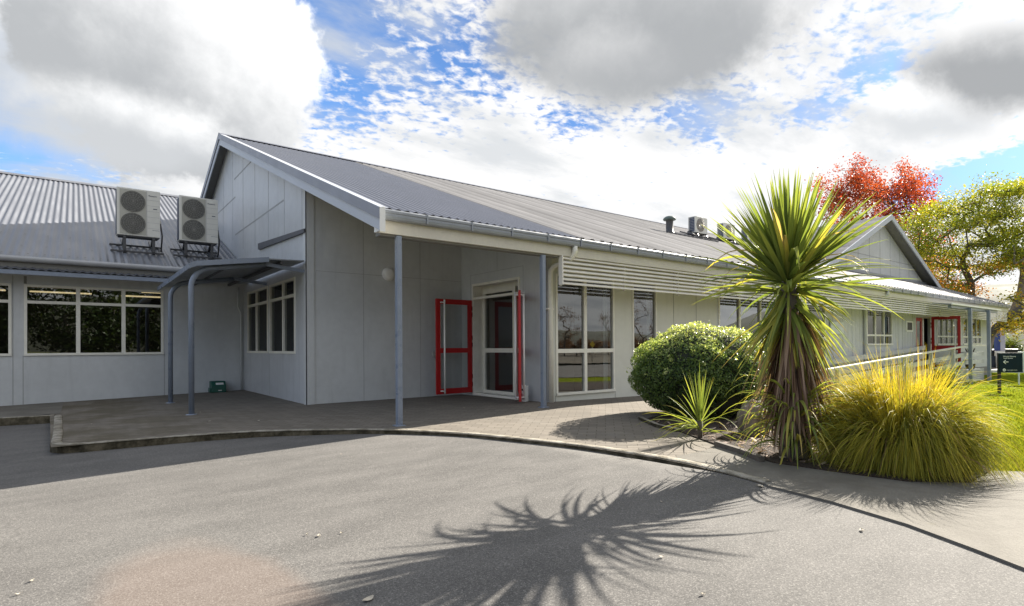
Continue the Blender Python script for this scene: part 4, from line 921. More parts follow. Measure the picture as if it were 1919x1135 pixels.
sets = [leafset('u', 70, 60, 90, .82, 1.0, .0, .12, .050, (-.02, .08), None, tint_green),
        leafset('m', 120, 30, 66, .80, .97, .03, .28, .048, (-.08, .05), None, tint_green),
        leafset('s', 62, -10, 26, .75, .98, .5, 1.2, .042, (-.16, .0), None, tint_green),
        leafset('d', 190, -78, -26, .52, .86, .3, 1.0, .034, (-.36, -.06), None, lambda p, t: np.clip(.18+.62*p+.25*t, 0, 1)[:, None])]
sets.append(leafset('b', 20, 15, 62, .70, .95, 1.6, 3.4, .046, (-.1, .02), None, lambda p, t: np.clip(.3+.5*p+.5*t, 0, 1)[:, None]))     # tired, folded-over leaves
Vs, Fs, Ts, b = [], [], [], 0
for V, F, T in sets: Vs.append(V); Fs.append(F+b); Ts.append(T); b += len(V)
arr_mesh('crown', np.concatenate(Vs), np.concatenate(Fs), M['palm'], ct, np.concatenate(Ts), smooth=True)
n = 380; az = g.uniform(0, 6.283, n); el = np.radians(g.uniform(-86, -58, n)); D = sph(az, el)
hz = g.uniform(.40, 1.42, n); P0 = np.stack([cb0.x-.01+.11*np.cos(az), cb0.y+.01+.11*np.sin(az), CZ+hz], 1)
V, F, T = blades(P0, D, g.uniform(.38, .75, n)*np.clip(hz/.75, .6, 1.1), g.uniform(.018, .036, n), g.uniform(.2, 1.4, n), 7, side=g.uniform(-1, 1, n))
V[:, 2] = np.maximum(V[:, 2], CZ+.02); per = np.repeat(g.uniform(0, 1, n)*.6+.55*np.clip(.75-hz, 0, 1), 24)
arr_mesh('dead_leaf_skirt', V, F, M['palm_dead'], ct, np.clip(per+T*.15, 0, 1)[:, None], smooth=True)
n = 150; az = g.uniform(0, 6.283, n); el = np.radians(g.uniform(-5, 60, n)); D = sph(az, el); hz = g.uniform(.1, .62, n)
P0 = np.stack([cb0.x+.12*np.cos(az), cb0.y+.12*np.sin(az), CZ+hz], 1)
V, F, T = blades(P0, D, g.uniform(.35, .7, n), g.uniform(.016, .028, n), g.uniform(1.8, 3.6, n), 8, side=g.uniform(-.6, .6, n)); V[:, 2] = np.maximum(V[:, 2], CZ+.015)
arr_mesh('basal_shoots', V, F, M['palm'], ct, np.clip(np.repeat(g.uniform(.2, 1, n), 27)*.8+.2*T, 0, 1)[:, None], smooth=True)
# --- young cabbage tree
y0 = AT(1312, 822, surf=zf)
yt = thing('young_cabbage_tree', 'small spiky young cabbage tree with narrow leaves in front of the round bush', 'plant', tuple(y0))
yc = np.array([y0.x, y0.y, y0.z+.16])
m = MB(); m.tube([(y0.x, y0.y, y0.z-.03), (y0.x, y0.y, y0.z+.22)], [.028, .03], 8); m.build('stem', M['bark'], yt)
sets = [leafset('a', 34, 38, 88, .45, .66, .05, .5, .018, (-.02, .06), None, lambda p, t: np.clip(.1+.5*p+.35*np.maximum(0, t-.55)*2, 0, 1)[:, None], ctr=yc, rad=.02),
        leafset('b', 30, -8, 40, .50, .78, .8, 2.4, .016, (-.08, .02), None, lambda p, t: np.clip(.2+.5*p+.35*t, 0, 1)[:, None], ctr=yc, rad=.02)]
Vs, Fs, Ts, b = [], [], [], 0
for V, F, T in sets: V[:, 2] = np.maximum(V[:, 2], y0.z+.02); Vs.append(V); Fs.append(F+b); Ts.append(T); b += len(V)
arr_mesh('leaves', np.concatenate(Vs), np.concatenate(Fs), M['palm'], yt, np.concatenate(Ts), smooth=True)
# --- golden tussock
g0 = AT(1712, 880, surf=zf); GX, GY, GZ = g0.x+.10+CR[0]*.10, g0.y+.20+CR[1]*.10, g0.z
gt = thing('golden_tussock', 'big golden green tussock of long arching grass blades beside the path', 'grass', (GX, GY, GZ))
def tussock(n, cx, cy, L0, L1, el0, el1, d0, d1, spread, backlit, W0=.0085, tufts=130):
    """blades grow in locks: every lock has its own root, lean, length and colour"""
    r = np.sqrt(g.uniform(0, 1, tufts))*spread; az = g.uniform(0, 6.283, tufts); k = g.integers(0, tufts, n)
    ta = az+g.normal(0, .45, tufts); te = g.uniform(el0, el1, tufts); tl = g.uniform(L0, L1, tufts)*(1+.10*np.sin(3*ta+1)+.06*np.sin(7*ta)); td = g.uniform(d0, d1, tufts); tc = g.uniform(0, 1, tufts)
    P0 = np.stack([cx+r[k]*np.cos(az[k])*1.15, cy+r[k]*np.sin(az[k]), np.full(n, GZ)], 1)+g.normal(0, .022, (n, 3))*[1, 1, 0]
    D = sph(ta[k]+g.normal(0, .16, n), np.radians(np.clip(te[k]+g.normal(0, 6, n), 2, 90))); L = tl[k]*g.uniform(.78, 1.12, n)
    V, F, T = blades(P0, D, L, W0*g.uniform(.6, 1.4, n), td[k]*g.uniform(.8, 1.25, n), 8, side=g.uniform(-1.2, 1.2, n), fold=.1, basew=.9)
    V[:, 2] = np.maximum(V[:, 2], GZ+.01); per = np.repeat(np.clip(.55*tc[k]+.45*g.uniform(0, 1, n), 0, 1), 27); dead = np.repeat(g.uniform(0, 1, n) < .07, 27)
    t = np.clip(.12+.28*per*backlit+.62*T**1.2*(.45+.55*per)*backlit+.12*(backlit > .9), 0, .93); return V, F, np.where(dead, .985, t)[:, None]  # backlight painted into the tint: upper layers and blade tips yellower
Vs, Fs, Ts, b = [], [], [], 0
for a in ((3800, GX, GY, .62, .95, 52, 90, .5, 1.8, .24, 1.), (7600, GX, GY, .80, 1.12, 40, 78, 2.4, 4.8, .28, .84), (5200, GX, GY, .5, .88, 15, 55, 2.2, 4.2, .30, .62)):
    V, F, T = tussock(*a); Vs.append(V); Fs.append(F+b); Ts.append(T); b += len(V)
Vt = np.concatenate(Vs); Vt = np.array([GX, GY, GZ])+(Vt-np.array([GX, GY, GZ]))*np.array([.75, .75, .97]); Vt[:, 2] = np.maximum(Vt[:, 2], GZ+.01)
arr_mesh('blades', Vt, np.concatenate(Fs), M['tussock'], gt, np.concatenate(Ts), smooth=True)
# --- round clipped bush
b0 = AT(1314, 788, surf=zf); BX, BY, BZ = b0.x+.40+CR[0]*.24-CF[0]*.12, b0.y+.58+CR[1]*.24-CF[1]*.12, b0.z
bt = thing('round_bush', 'dense clipped round bush with small leaves, pale fresh growth and painted sun highlight on top', 'bush', (BX, BY, BZ))
RX, RZ = .98, .76; CZB = BZ+.62
def lump(d): return 1+.075*np.sin(d[:, 0]*7+1)*np.sin(d[:, 1]*6)+.035*np.sin(d[:, 2]*9+d[:, 0]*5)+.03*np.sin(d[:, 1]*13+2)+.025*np.sin(d[:, 0]*19+d[:, 2]*17)
d = g.normal(0, 1, (44000, 3)); d /= np.linalg.norm(d, axis=1, keepdims=True)
rr = lump(d)*(1-.16*g.uniform(0, 1, len(d))**2); P0 = np.stack([BX+d[:, 0]*RX*rr, BY+d[:, 1]*RX*rr, CZB+d[:, 2]*np.where(d[:, 2] > 0, RZ-.06, .68)*rr], 1)
keep = P0[:, 2] > BZ+.02; P0, d, rr = P0[keep], d[keep], rr[keep]
def leafcards(P, size, nrm, jit, asp=.5):
    n = len(P); N = nrm+g.normal(0, jit, (n, 3)); N /= np.linalg.norm(N, axis=1, keepdims=True); A = np.cross(N, g.normal(0, 1, (n, 3))); A /= np.linalg.norm(A, axis=1, keepdims=True); B_ = np.cross(N, A)
    s = (size*g.uniform(.7, 1.3, n))[:, None]; V = np.stack([P-A*s, P+B_*s*asp+N*s*.15, P+A*s, P-B_*s*asp+N*s*.15], 1).reshape(-1, 3); F = np.arange(4*n).reshape(n, 4); return V, F
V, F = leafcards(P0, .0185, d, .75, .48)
tt = np.clip(g.uniform(.0, .52, len(P0))+np.maximum(0, d[:, 2]-.12)*1.0*g.uniform(.3, 1.3, len(P0))+np.where(rr > .97, .08, -.1), 0, 1)  # paler tint on upper leaves paints new growth and the sun highlight together
n = 90; ds = g.normal(0, 1, (n, 3)); ds[:, 2] = np.abs(ds[:, 2])*.8; ds /= np.linalg.norm(ds, axis=1, keepdims=True); Ps = []; Ns = []    # stray shoots
for k in range(6):
    r_ = 1.0+.022*k; Ps.append(np.stack([BX+ds[:, 0]*RX*r_, BY+ds[:, 1]*RX*r_, CZB+ds[:, 2]*(RZ-.08)*r_], 1)+g.normal(0, .010, (n, 3))); Ns.append(ds)
V2, F2 = leafcards(np.concatenate(Ps), .021, np.concatenate(Ns), .8, .45); tt = np.concatenate([tt, g.uniform(.5, 1, 6*n)])
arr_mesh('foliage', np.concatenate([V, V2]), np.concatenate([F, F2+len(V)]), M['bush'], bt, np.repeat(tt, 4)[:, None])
m = MB(); m.lathe([(.3, -.68), (.72, -.45), (.86, -.05), (.80, .25), (.55, .52), (.2, .66)], (BX, BY, CZB), 24); m.build('twig_core', simple('dark twig core', (.012, .016, .008), .9, var=.4, scale=12), bt)
# --- boulder
r0 = AT(1424, 819, surf=zf); r0.x += .12; r0.y += .14
import bmesh
bm = bmesh.new(); bmesh.ops.create_icosphere(bm, subdivisions=4, radius=1)
for v in bm.verts:
    c = v.co; k = 1/max(abs(c.x)**3+abs(c.y)**3+abs(c.z)**3, 1e-6)**(1/3); k = .55+.45*k
    v.co = Vector((c.x*k*.19*(1-.15*c.z), c.y*k*.17, c.z*k*.21+.03*math.sin(c.x*3)))*(1+.05*math.sin(c.x*9+c.z*6)+.04*math.sin(c.y*14+1))+Vector((0, 0, .16))
me = bpy.data.meshes.new('boulder'); bm.to_mesh(me); bm.free(); me.materials.append(M['rock']); o = bpy.data.objects.new('boulder', me); COL.objects.link(o); o.location = r0; o.rotation_euler.z = .5
for pl in me.polygons: pl.use_smooth = True
tag(o, 'squarish brown grey boulder in the bed just left of the cabbage tree trunk', 'boulder')
# --- ferny plant by the deck
f0 = AT(1775, 724, surf=zl); 
ft = thing('fern_clump', 'low yellow green fern clump against the ramp boards near the deck corner', 'plant', tuple(f0))
def frond_plant(parent, c, n, L0, L1, W0, mat, name='fronds'):
    az = g.uniform(0, 6.283, n); el = np.radians(g.uniform(15, 75, n)); D = sph(az, el); P0 = np.tile(np.array(c), (n, 1)); L = g.uniform(L0, L1, n); ns = 10
    Vs, Fs, Ts, b = [], [], [], 0
    V, F, T = blades(P0, D, L, np.full(n, .012), g.uniform(1.2, 2.4, n), ns, fold=.05); mid = V.reshape(n, ns+1, 3, 3)[:, :, 1]
    Vs.append(V); Fs.append(F); Ts.append(np.full(len(V), .5)); b = len(V)
    for s in (-1, 1):
        for k in range(2, ns+1):
            p = mid[:, k]; dirv = mid[:, k]-mid[:, k-1]; dirv /= np.linalg.norm(dirv, axis=1, keepdims=True); sd = np.cross(dirv, [0, 0, 1.]); sd /= np.linalg.norm(sd, axis=1, keepdims=True)+1e-6
            D2 = sd*s+dirv*.5; V, F, T = blades(p, D2, W0*L*(1.05-abs(k/ns-.35)*1.3), np.full(n, .05)*L, np.full(n, .6), 3, fold=.02); Vs.append(V); Fs.append(F+b); Ts.append(np.clip(np.repeat(g.uniform(0, 1, n), 12), 0, 1)); b += len(V)
    return arr_mesh(name, np.concatenate(Vs), np.concatenate(Fs), mat, parent, np.concatenate(Ts)[:, None])
frond_plant(ft, (f0.x, f0.y, f0.z+.05), 80, .7, 1.3, .24, M['fern'])
# --- grass blades over the lawn close to the path
n = 26000; px = g.uniform(1560, 1990, n); py = 700+(g.uniform(0, 1, n)**.8)*195
P0 = []
for x, y in zip(px, py):
    if y > 872+(x-1760)*.03 and x > 1700: pass
    d_ = pxdir(x, y); zz = -.07
    for _ in range(4): q = np.array([0, 0, EYE])+d_*(zz-EYE)/d_[2]; zz = zl(q[0], q[1])-.03
    P0.append((q[0], q[1], zz))
P0 = np.array(P0); s = (P0[:, 0]-5.0)*.83+(P0[:, 1]-2.3)*.55; P0 = P0[(s > .36) & (P0[:, 1] < 5.5)]; n = len(P0); dist = np.linalg.norm(P0[:, :2], axis=1)
V, F, T = blades(P0, sph(g.uniform(0, 6.283, n), np.radians(g.uniform(40, 88, n))), g.uniform(.02, .05, n)*(1+dist*.02), .003+.0007*dist, g.uniform(.2, 1.6, n), 2, fold=.05)
tag(arr_mesh('grass', V, F, M['grass'], col=np.clip(np.repeat(g.uniform(0, 1, n), 9), 0, 1)[:, None]), kind='stuff')

# ------------------------------------------------------------------ trees
def skeleton_tree(root, trunk, targets, mats, name_leaf, leaf_n, leaf_s, r0, spread, jit=.6, asp=.55, tintf=None, seed=1, up=.25, step=.55):
    rg = np.random.default_rng(seed); N = [np.array(p, float) for p in trunk]; PA = [-1]+list(range(len(trunk)-1)); first = max(1, len(trunk)//3)
    top = N[-1]; order = sorted(range(len(targets)), key=lambda i: np.linalg.norm(targets[i]-top)); tips = []
    for i in order:
        t = np.array(targets[i]); A = np.array(N); dv = t-A; dd = np.linalg.norm(dv, axis=1)+np.where(dv[:, 2] < -.3, 2., 0); dd[:first] += 50
        j = int(np.argmin(dd)); p = N[j]; L = np.linalg.norm(t-p); k = max(1, int(L/step)); prev = j
        bend = rg.normal(0, .10*L, 3); bend[2] = abs(bend[2])*-1+L*up*.3
        for q in range(1, k+1):
            s = q/k; N.append(p+(t-p)*s+bend*math.sin(math.pi*s)*.6+rg.normal(0, .035, 3)*(s < 1)); PA.append(prev); prev = len(N)-1
        tips.append(prev)
    cnt = np.zeros(len(N)); 
    for i in tips:
        j = i
        while j >= 0: cnt[j] += 1; j = PA[j]
    cnt = np.maximum(cnt, 1); mx = cnt.max(); rad = r0*(cnt/mx)**.48
    V, F, b = [], [], 0; ns = 6
    for i in range(1, len(N)):
        a, c = N[PA[i]], N[i]; d = c-a; l = np.linalg.norm(d)
        if l < 1e-4: continue
        d /= l; x = np.cross(d, [0.3, .2, 1.]); x /= np.linalg.norm(x); y = np.cross(d, x); ra = min(rad[PA[i]], rad[i]*1.5); 
        for (p, r) in ((a, ra), (c, rad[i])):
            for k in range(ns): q = 2*np.pi*k/ns; V.append(p+(x*np.cos(q)+y*np.sin(q))*r)
        for k in range(ns): F.append((b+k, b+(k+1) % ns, b+ns+(k+1) % ns, b+ns+k))
        b += 2*ns
    arr_mesh('trunk', np.array(V), np.array(F), mats[0], root, smooth=True)
    T = np.array(targets); idx = rg.integers(0, len(T), leaf_n); base = np.array([N[i] for i in tips])[idx % len(tips)] if False else T[idx]
    off = rg.normal(0, 1, (leaf_n, 3))*np.array(spread); P = base+off
    Vl, Fl = leafcards(P, leaf_s, np.tile([0, 0, 1.], (leaf_n, 1)), jit, asp)
    tn = tintf(P, rg.uniform(0, 1, len(T))[idx], rg.uniform(0, 1, leaf_n)); arr_mesh(name_leaf, Vl, Fl, mats[1], root, np.repeat(np.clip(tn, 0, 1), 4)[:, None])
def world_at(px, py, depth): return np.array(AT(px, py, depth=depth))
# red maple behind the east end of the roof
Dm = 40.0; base = world_at(1640, 640, Dm); base[2] = -.5
rt = thing('red_maple', 'red leaved autumn tree rising behind the far gable roof', 'tree', tuple(base))
rg = np.random.default_rng(5); T = []
lobes = [((1590, 400), 52, 58), ((1600, 360), 45, 45), ((1680, 390), 55, 60), ((1705, 345), 40, 38), ((1730, 380), 36, 40), ((1640, 450), 90, 50), ((1560, 380), 32, 40), ((1615, 335), 22, 25), ((1700, 440), 50, 50), ((1740, 480), 40, 50), ((1655, 400), 60, 50), ((1660, 360), 45, 25), ((1625, 430), 70, 40)]
for (cx, cy), sx_, sy_ in lobes:
    for _ in range(26):
        x, y = cx+rg.normal(0, sx_*.5), cy+rg.normal(0, sy_*.5); T.append(world_at(x, y, Dm+rg.normal(0, 1.7)))
tr = [base, base+[0, 0, 2.2], base+[.1, 0, 4.0], world_at(1635, 520, Dm)]
skeleton_tree(rt, tr, T, (M['bark'], M['redleaf']), 'crown', 26000, .074, .19, (.25, .25, .32), .9, .6, lambda P, a, b: .2+.4*a+.25*b+np.clip((8.2-P[:, 2])*.18, 0, .35), 6, .35)
# big spreading yellow green tree at the right
Dy = 34.0; base = world_at(1822, 640, Dy); base[2] = -.5
yt2 = thing('spreading_tree', 'wide yellow green tree with dark forking limbs at the right', 'tree', tuple(base))
T = []; rg = np.random.default_rng(9)
layers = [(1725, 420, 34, 12), (1770, 395, 42, 12), (1830, 375, 45, 10), (1870, 355, 40, 9), (1910, 350, 40, 10), (1960, 360, 50, 12), (1730, 455, 40, 14), (1790, 425, 40, 12), (1850, 405, 45, 12), (1905, 400, 40, 14), (1740, 500, 36, 14), (1760, 530, 34, 13), (1715, 475, 26, 14), (1900, 440, 40, 16), (1960, 420, 50, 18), (1800, 470, 40, 14), (1860, 450, 34, 14), (1905, 490, 30, 14), (1990, 470, 40, 20), (1780, 545, 28, 8), (1850, 500, 30, 10)]
for cx, cy, sx_, sy_ in layers:
    for _ in range(15): T.append(world_at(cx+rg.normal(0, sx_*.55), cy+rg.normal(0, sy_*.55), Dy+rg.uniform(-2.6, 2.6)))
tr = [base, base+[0, 0, 1.6], base+[.05, 0, 2.7], world_at(1820, 530, Dy), world_at(1805, 500, Dy)]
skeleton_tree(yt2, tr, T, (M['bark'], M['yelleaf']), 'crown', 34000, .078, .19, (.5, .5, .20), .8, .5, lambda P, a, b: .10+.46*a+.26*b+np.clip((6.6-P[:, 2])*.30, 0, .6)*(a > .40), 13, .35)
# leaning tree at the right edge
Dl = 30.0; base = world_at(1842, 640, Dl); base[2] = -.5
lt = thing('leaning_tree', 'thick leaning trunk with sparse orange and green leaves at the right edge', 'tree', tuple(base))
T = []
for cx, cy, sx_, sy_ in ((1920, 560, 26, 10), (1960, 520, 40, 14), (1900, 600, 20, 8), (1990, 470, 40, 20), (1940, 610, 30, 10), (1885, 615, 14, 6), (2020, 560, 40, 16), (1960, 590, 40, 12)):
    for _ in range(12): T.append(world_at(cx+rg.normal(0, sx_*.55), cy+rg.normal(0, sy_*.55), Dl+rg.uniform(-2, 2)))
tr = [base, world_at(1850, 632, Dl), world_at(1868, 612, Dl), world_at(1893, 592, Dl), world_at(1920, 572, Dl), world_at(1950, 545, Dl)]
skeleton_tree(lt, tr, T, (M['bark'], M['yelleaf']), 'crown', 3600, .075, .20, (.34, .34, .2), .8, .5, lambda P, a, b: .5+.35*a+.2*b, 21, .35)
Dl2 = 33.0; base = world_at(1840, 645, Dl2); base[2] = -.5
lt2 = thing('curved_tree', 'pale trunk curving up to the right edge behind the roof corner', 'tree', tuple(base)); T = []
for cx, cy, sx_, sy_ in ((1925, 480, 26, 14), (1960, 430, 40, 14), (1900, 470, 20, 10), (1990, 400, 40, 20)):
    for _ in range(12): T.append(world_at(cx+rg.normal(0, sx_*.55), cy+rg.normal(0, sy_*.55), Dl2+rg.uniform(-2, 2)))
tr = [base, world_at(1856, 630, Dl2), world_at(1882, 604, Dl2), world_at(1902, 578, Dl2), world_at(1914, 548, Dl2), world_at(1920, 512, Dl2)]
skeleton_tree(lt2, tr, T, (simple('pale bark', (.22, .19, .17), .9, var=.3, scale=6), M['yelleaf']), 'crown', 3600, .08, .21, (.34, .34, .2), .8, .5, lambda P, a, b: .1+.35*a+.3*b, 22, .35)
# shrubs beyond the building
def shrub(px, py, w, h, depth, mat, label, nm='garden_shrub', tn=(0, .6), n=2600, s=.075):
    c = world_at(px, py, depth); bz = -.55; t = thing(nm, label, 'shrub', (c[0], c[1], bz)); W = w/FPX*depth; top = c[2]
    d = g.normal(0, 1, (n, 3)); d /= np.linalg.norm(d, axis=1, keepdims=True); r = .6+.4*g.uniform(0, 1, n)**.5; r *= 1+.18*np.sin(d[:, 0]*5+px)*np.sin(d[:, 2]*6+1)
    hh = (top-bz)/2; P = np.stack([c[0]+d[:, 0]*W*r, c[1]+d[:, 1]*W*r, bz+hh+d[:, 2]*hh*r], 1); V, F = leafcards(P, s, d, .7, .45)
    arr_mesh('foliage', V, F, mat, t, np.repeat(np.clip(g.uniform(tn[0], tn[1], n)+np.maximum(0, d[:, 2])*.25, 0, 1), 4)[:, None])
    m = MB()
    for a in np.linspace(0, 6.28, 6)[:-1]: m.tube([(c[0], c[1], bz-.05), (c[0]+.3*W*math.cos(a), c[1]+.3*W*math.sin(a), bz+hh), (c[0]+.55*W*math.cos(a), c[1]+.55*W*math.sin(a), bz+1.4*hh)], [.05, .035, .015], 5)
    m.build('stem', M['bark'], t)
shrub(1862, 628, 16, 40, 42, M['darkleaf'], 'dark dense shrub right behind the far end of the building')
shrub(1893, 640, 15, 30, 40, M['darkleaf'], 'dark rounded shrub behind the pale lilac sign pillar', tn=(.1, .8))
shrub(1925, 646, 30, 30, 37, M['darkleaf'], 'broad grey green shrub behind the teal sign board', tn=(.3, 1))
c = world_at(1897, 640, 38.5)
bf = thing('tree_fern', 'bright yellow green fern fronds above the shrubs near the right edge', 'plant', (c[0], c[1], -.5)); m = MB(); m.tube([(c[0], c[1], -.55), (c[0], c[1], .9)], .09, 8); m.build('trunk', M['bark'], bf); frond_plant(bf, (c[0], c[1], .9), 46, .9, 1.5, .22, M['fern'])
# trees across the forecourt behind the viewpoint (mirrored in the windows)
for i, (tx, ty, hh) in enumerate(((-5, -17, 7.5), (.5, -16, 8.2), (6, -18, 7.2))):
    base = np.array([tx, ty, -.4]); t = thing('dark_tree', ('dark leafy tree across the forecourt, the western one', 'dark leafy tree across the forecourt, the middle one', 'dark leafy tree across the forecourt, the eastern one')[i], 'tree', tuple(base), 'trees across the forecourt')
    rg = np.random.default_rng(40+i); dd = rg.normal(0, 1, (90, 3)); dd /= np.linalg.norm(dd, axis=1, keepdims=True); T = base+np.array([0, 0, hh*.52])+dd*np.array([3.1, 3.1, hh*.44])*(rg.uniform(.4, 1, (90, 1))**.5)
    skeleton_tree(t, [base, base+[0, 0, 1.5], base+[.1, 0, 3]], T, (M['bark'], M['darkleaf']), 'crown', 9000, .14, .2, (.5, .5, .4), .8, .55, lambda P, a, b: .2+.4*a+.3*b, 50+i, .3, .8)

def MIR(px, py, v):                                   # the place across the road whose mirror image the facade glass shows at this spot
    d = pxdir(px, py); t_ = (VF*2-v)/d[1]; return np.array([d[0]*t_, v, EYE+d[2]*t_]), t_
for i, (px, py, v, hh, ww) in enumerate(((1058, 600, -46, 7.5, 2.6), (1150, 590, -44, 8.0, 2.3), (1206, 592, -40, 9.0, 2.8), (1080, 640, -48, 2.6, 4.0), (1140, 640, -52, 2.4, 5.0), (1225, 640, -44, 3.0, 4.0))):
    b_, _ = MIR(px, py, v); base = np.array([b_[0], v, -.5]); rg = np.random.default_rng(70+i)
    t = thing('roadside_tree', ['sparse brown tree across the road, mirrored at the left edge of the tall window', 'sparse brown tree across the road, mirrored at the right edge of the tall window', 'bare brown tree across the road, mirrored in the narrow window', 'rust coloured low tree across the road, mirrored left of the mullion', 'rust coloured low tree across the road, mirrored right of the mullion', 'rust coloured low tree across the road, mirrored low in the narrow window'][i], 'tree', tuple(base), 'trees across the road')
    dd = rg.normal(0, 1, (34, 3)); dd /= np.linalg.norm(dd, axis=1, keepdims=True); T = base+np.array([0, 0, hh*.62])+dd*np.array([ww, ww, hh*.36])*(rg.uniform(.3, 1, (34, 1))**.5)
    skeleton_tree(t, [base, base+[0, 0, hh*.15], base+[.05, 0, hh*.3]], T, (M['bark'], M['rustleaf']), 'crown', 1500 if i < 3 else 6000, .085 if i < 3 else .11, .10, (.3, .3, .3), .8, .55, lambda P, a, b: .2+.4*a+.3*b, 80+i, .3, .7)
b_, t_ = MIR(1110.5, 645, -22); k_ = t_/FPX
t = thing('warning_sign', 'yellow diamond road sign across the road, mirrored in the tall window', 'sign', (b_[0], b_[1], -.45))
m = MB(); m.prism([(b_[0]+dx*6.5*k_, b_[1], b_[2]+dz_*6.5*k_) for dx, dz_ in ((1, 0), (0, 1), (-1, 0), (0, -1))], (0, -.02, 0)); m.build('sign_panel', simple('yellow sign face', (.75, .55, .03), .5), t)
m = MB(); m.tube([(b_[0], b_[1]-.05, -.5), (b_[0], b_[1]-.05, b_[2]+.1)], .04, 8); m.build('post', M['alu'], t)

# ------------------------------------------------------------------ signs, car, far road
sb = AT(1873, 737, surf=lambda u, v: zl(u, v)-.03); dS = float(np.dot(np.array(sb)-[0, 0, EYE], CF))
st = thing('direction_sign', 'dark teal direction sign with white lettering and left arrow on a black post', 'sign', tuple(sb))
XR = Vector((CR[0], CR[1], 0)).normalized(); sc_ = dS/FPX
rotS = R(20)
ax = (Matrix.Rotation(-rotS*0, 3, 'Z') @ XR); nx = Vector((ax.y, -ax.x, 0))   # sign faces the viewer's side of the lawn
BS = Matrix((ax, -nx, Vector((0, 0, 1)))).transposed().to_4x4(); BS.translation = sb
W_, zb0, zb1 = 43*sc_, (737-697.5)*sc_, (737-661)*sc_
m = MB(); m.box(-.03, .03, -.03, .03, -.1, zb1, 0, BS); m.build('post', M['black'], st)
m = MB(); m.box(-.045, W_-.045, -.075, -.031, zb0, zb1, 0, BS); pnl = m.build('sign_panel', M['sign'], st, bevel=.004)
def stext(body, size, x, z, sx=1.):
    o = text_mesh(body, size, M['sign_text'], (0, 0, 0), Matrix.Identity(3), pnl, 'lettering', sx=sx)
    o.data.transform(BS @ Matrix.Translation((x, -.077, z)) @ Matrix.Rotation(R(90), 4, 'X')); return o
u_ = (zb1-zb0)/36.5
stext('Wairaki Manawa', 3.6*u_, 3.2*u_, zb1-7.8*u_, .98); stext('Youth Services', 3.1*u_, 3.5*u_, zb1-10.9*u_, .95)
stext('oranga rangatahi services', 2.0*u_, 9.5*u_, zb0+3.8*u_, .98)
m = MB()
for a, b_ in (((3.5, 19.6), (13, 19.6)), ((3.5, 19.6), (8.2, 23)), ((3.5, 19.6), (8.2, 16.2))): m.bar(BS @ Vector((a[0]*u_, -.077, zb0+a[1]*u_)), BS @ Vector((b_[0]*u_, -.077, zb0+b_[1]*u_)), .003, 1.1*u_, up=tuple(nx)) if False else m.prism([BS @ Vector((x_, -.0765, z_)) for x_, z_ in ((a[0]*u_-(b_[1]-a[1])*u_*.09, zb0+a[1]*u_+(.6*u_ if b_[1] == a[1] else .5*u_)), (b_[0]*u_, zb0+b_[1]*u_+.6*u_), (b_[0]*u_, zb0+b_[1]*u_-.6*u_), (a[0]*u_, zb0+a[1]*u_-.6*u_))], nx*.003)
m.build('arrow', M['sign_text'], pnl)
m = MB(); c_ = BS @ Vector((5*u_, -.0765, zb0+4.6*u_))
ring = [(math.cos(a), math.sin(a)) for a in np.linspace(0, 6.2832, 25)]
for (x0, y0_), (x1, y1) in zip(ring, ring[1:]): m.prism([BS @ Vector((5*u_+q[0], -.0765, zb0+4.6*u_+q[1])) for q in ((x0*2.7*u_, y0_*2.7*u_), (x1*2.7*u_, y1*2.7*u_), (x1*1.2*u_, y1*1.2*u_), (x0*1.2*u_, y0_*1.2*u_))], nx*.003)
m.build('emblem', M['sign_text'], pnl)
# pale board further right
pb0 = world_at(1908, 697, 21); m = MB(); BB = BS.copy(); BB.translation = Vector((pb0[0], pb0[1], 0)); m.box(0, 1.6, -.02, .02, pb0[2]+.02, pb0[2]+.76, 0, BB); m.box(.0, .05, -.015, .015, zl(pb0[0], pb0[1])-.15, pb0[2]+.019, 0, BB); m.box(1.55, 1.6, -.015, .015, zl(pb0[0], pb0[1])-.15, pb0[2]+.019, 0, BB)
tag(m.build('notice_board', M['sign_white'], bevel=.004), 'pale blank board behind the teal sign at the right edge', 'board')
# pillar sign
pp = world_at(1874, 662, 36); t = thing('pillar_sign', 'tall pillar sign, deep blue left face and pale lilac right face', 'sign', (pp[0], pp[1], -.5)); sc2 = 36/FPX
BP = BS.copy(); BP.translation = Vector((pp[0], pp[1], 0)); zt = pp[2]+45*sc2
m = MB(); m.box(-8*sc2, -2.2*sc2, -.12, .12, pp[2]+5*sc2, zt-2*sc2, 0, BP); m.build('blue_panel', M['blue_panel'], t)
m = MB(); m.box(-2.1*sc2, 7*sc2, -.12, .12, pp[2]+5*sc2, zt, 0, BP); m.build('pale_panel', M['lilac_panel'], t)
m = MB(); m.box(-8*sc2, 7*sc2, -.10, .10, -.6, pp[2]+4.9*sc2, 0, BP); m.build('base', M['white'], t)
# white kerb of the far road, road
kq = [AT(x, y, surf=lambda u, v: zl(u, v)-.03) for x, y in ((1846, 697), (1990, 700))]
m = MB(); m.bar(tuple(kq[0]+Vector((0, 0, .05))), tuple(kq[1]+Vector((0, 0, .05))), .3, .16); tag(m.build('kerb', M['white']), kind='structure')
d1 = (kq[1]-kq[0]).normalized(); n1 = Vector((-d1.y, d1.x, 0)); a_ = kq[0]-d1*14; b_ = kq[1]+d1*30
V = np.array([tuple(Vector((p.x, p.y, zl(p.x, p.y)-.03+.02))) for p in (a_+n1*.5, b_+n1*.5, b_+n1*8, a_+n1*8)]); tag(arr_mesh('road', V, np.array([(0, 1, 2, 3)]), M['asphalt']), kind='structure')
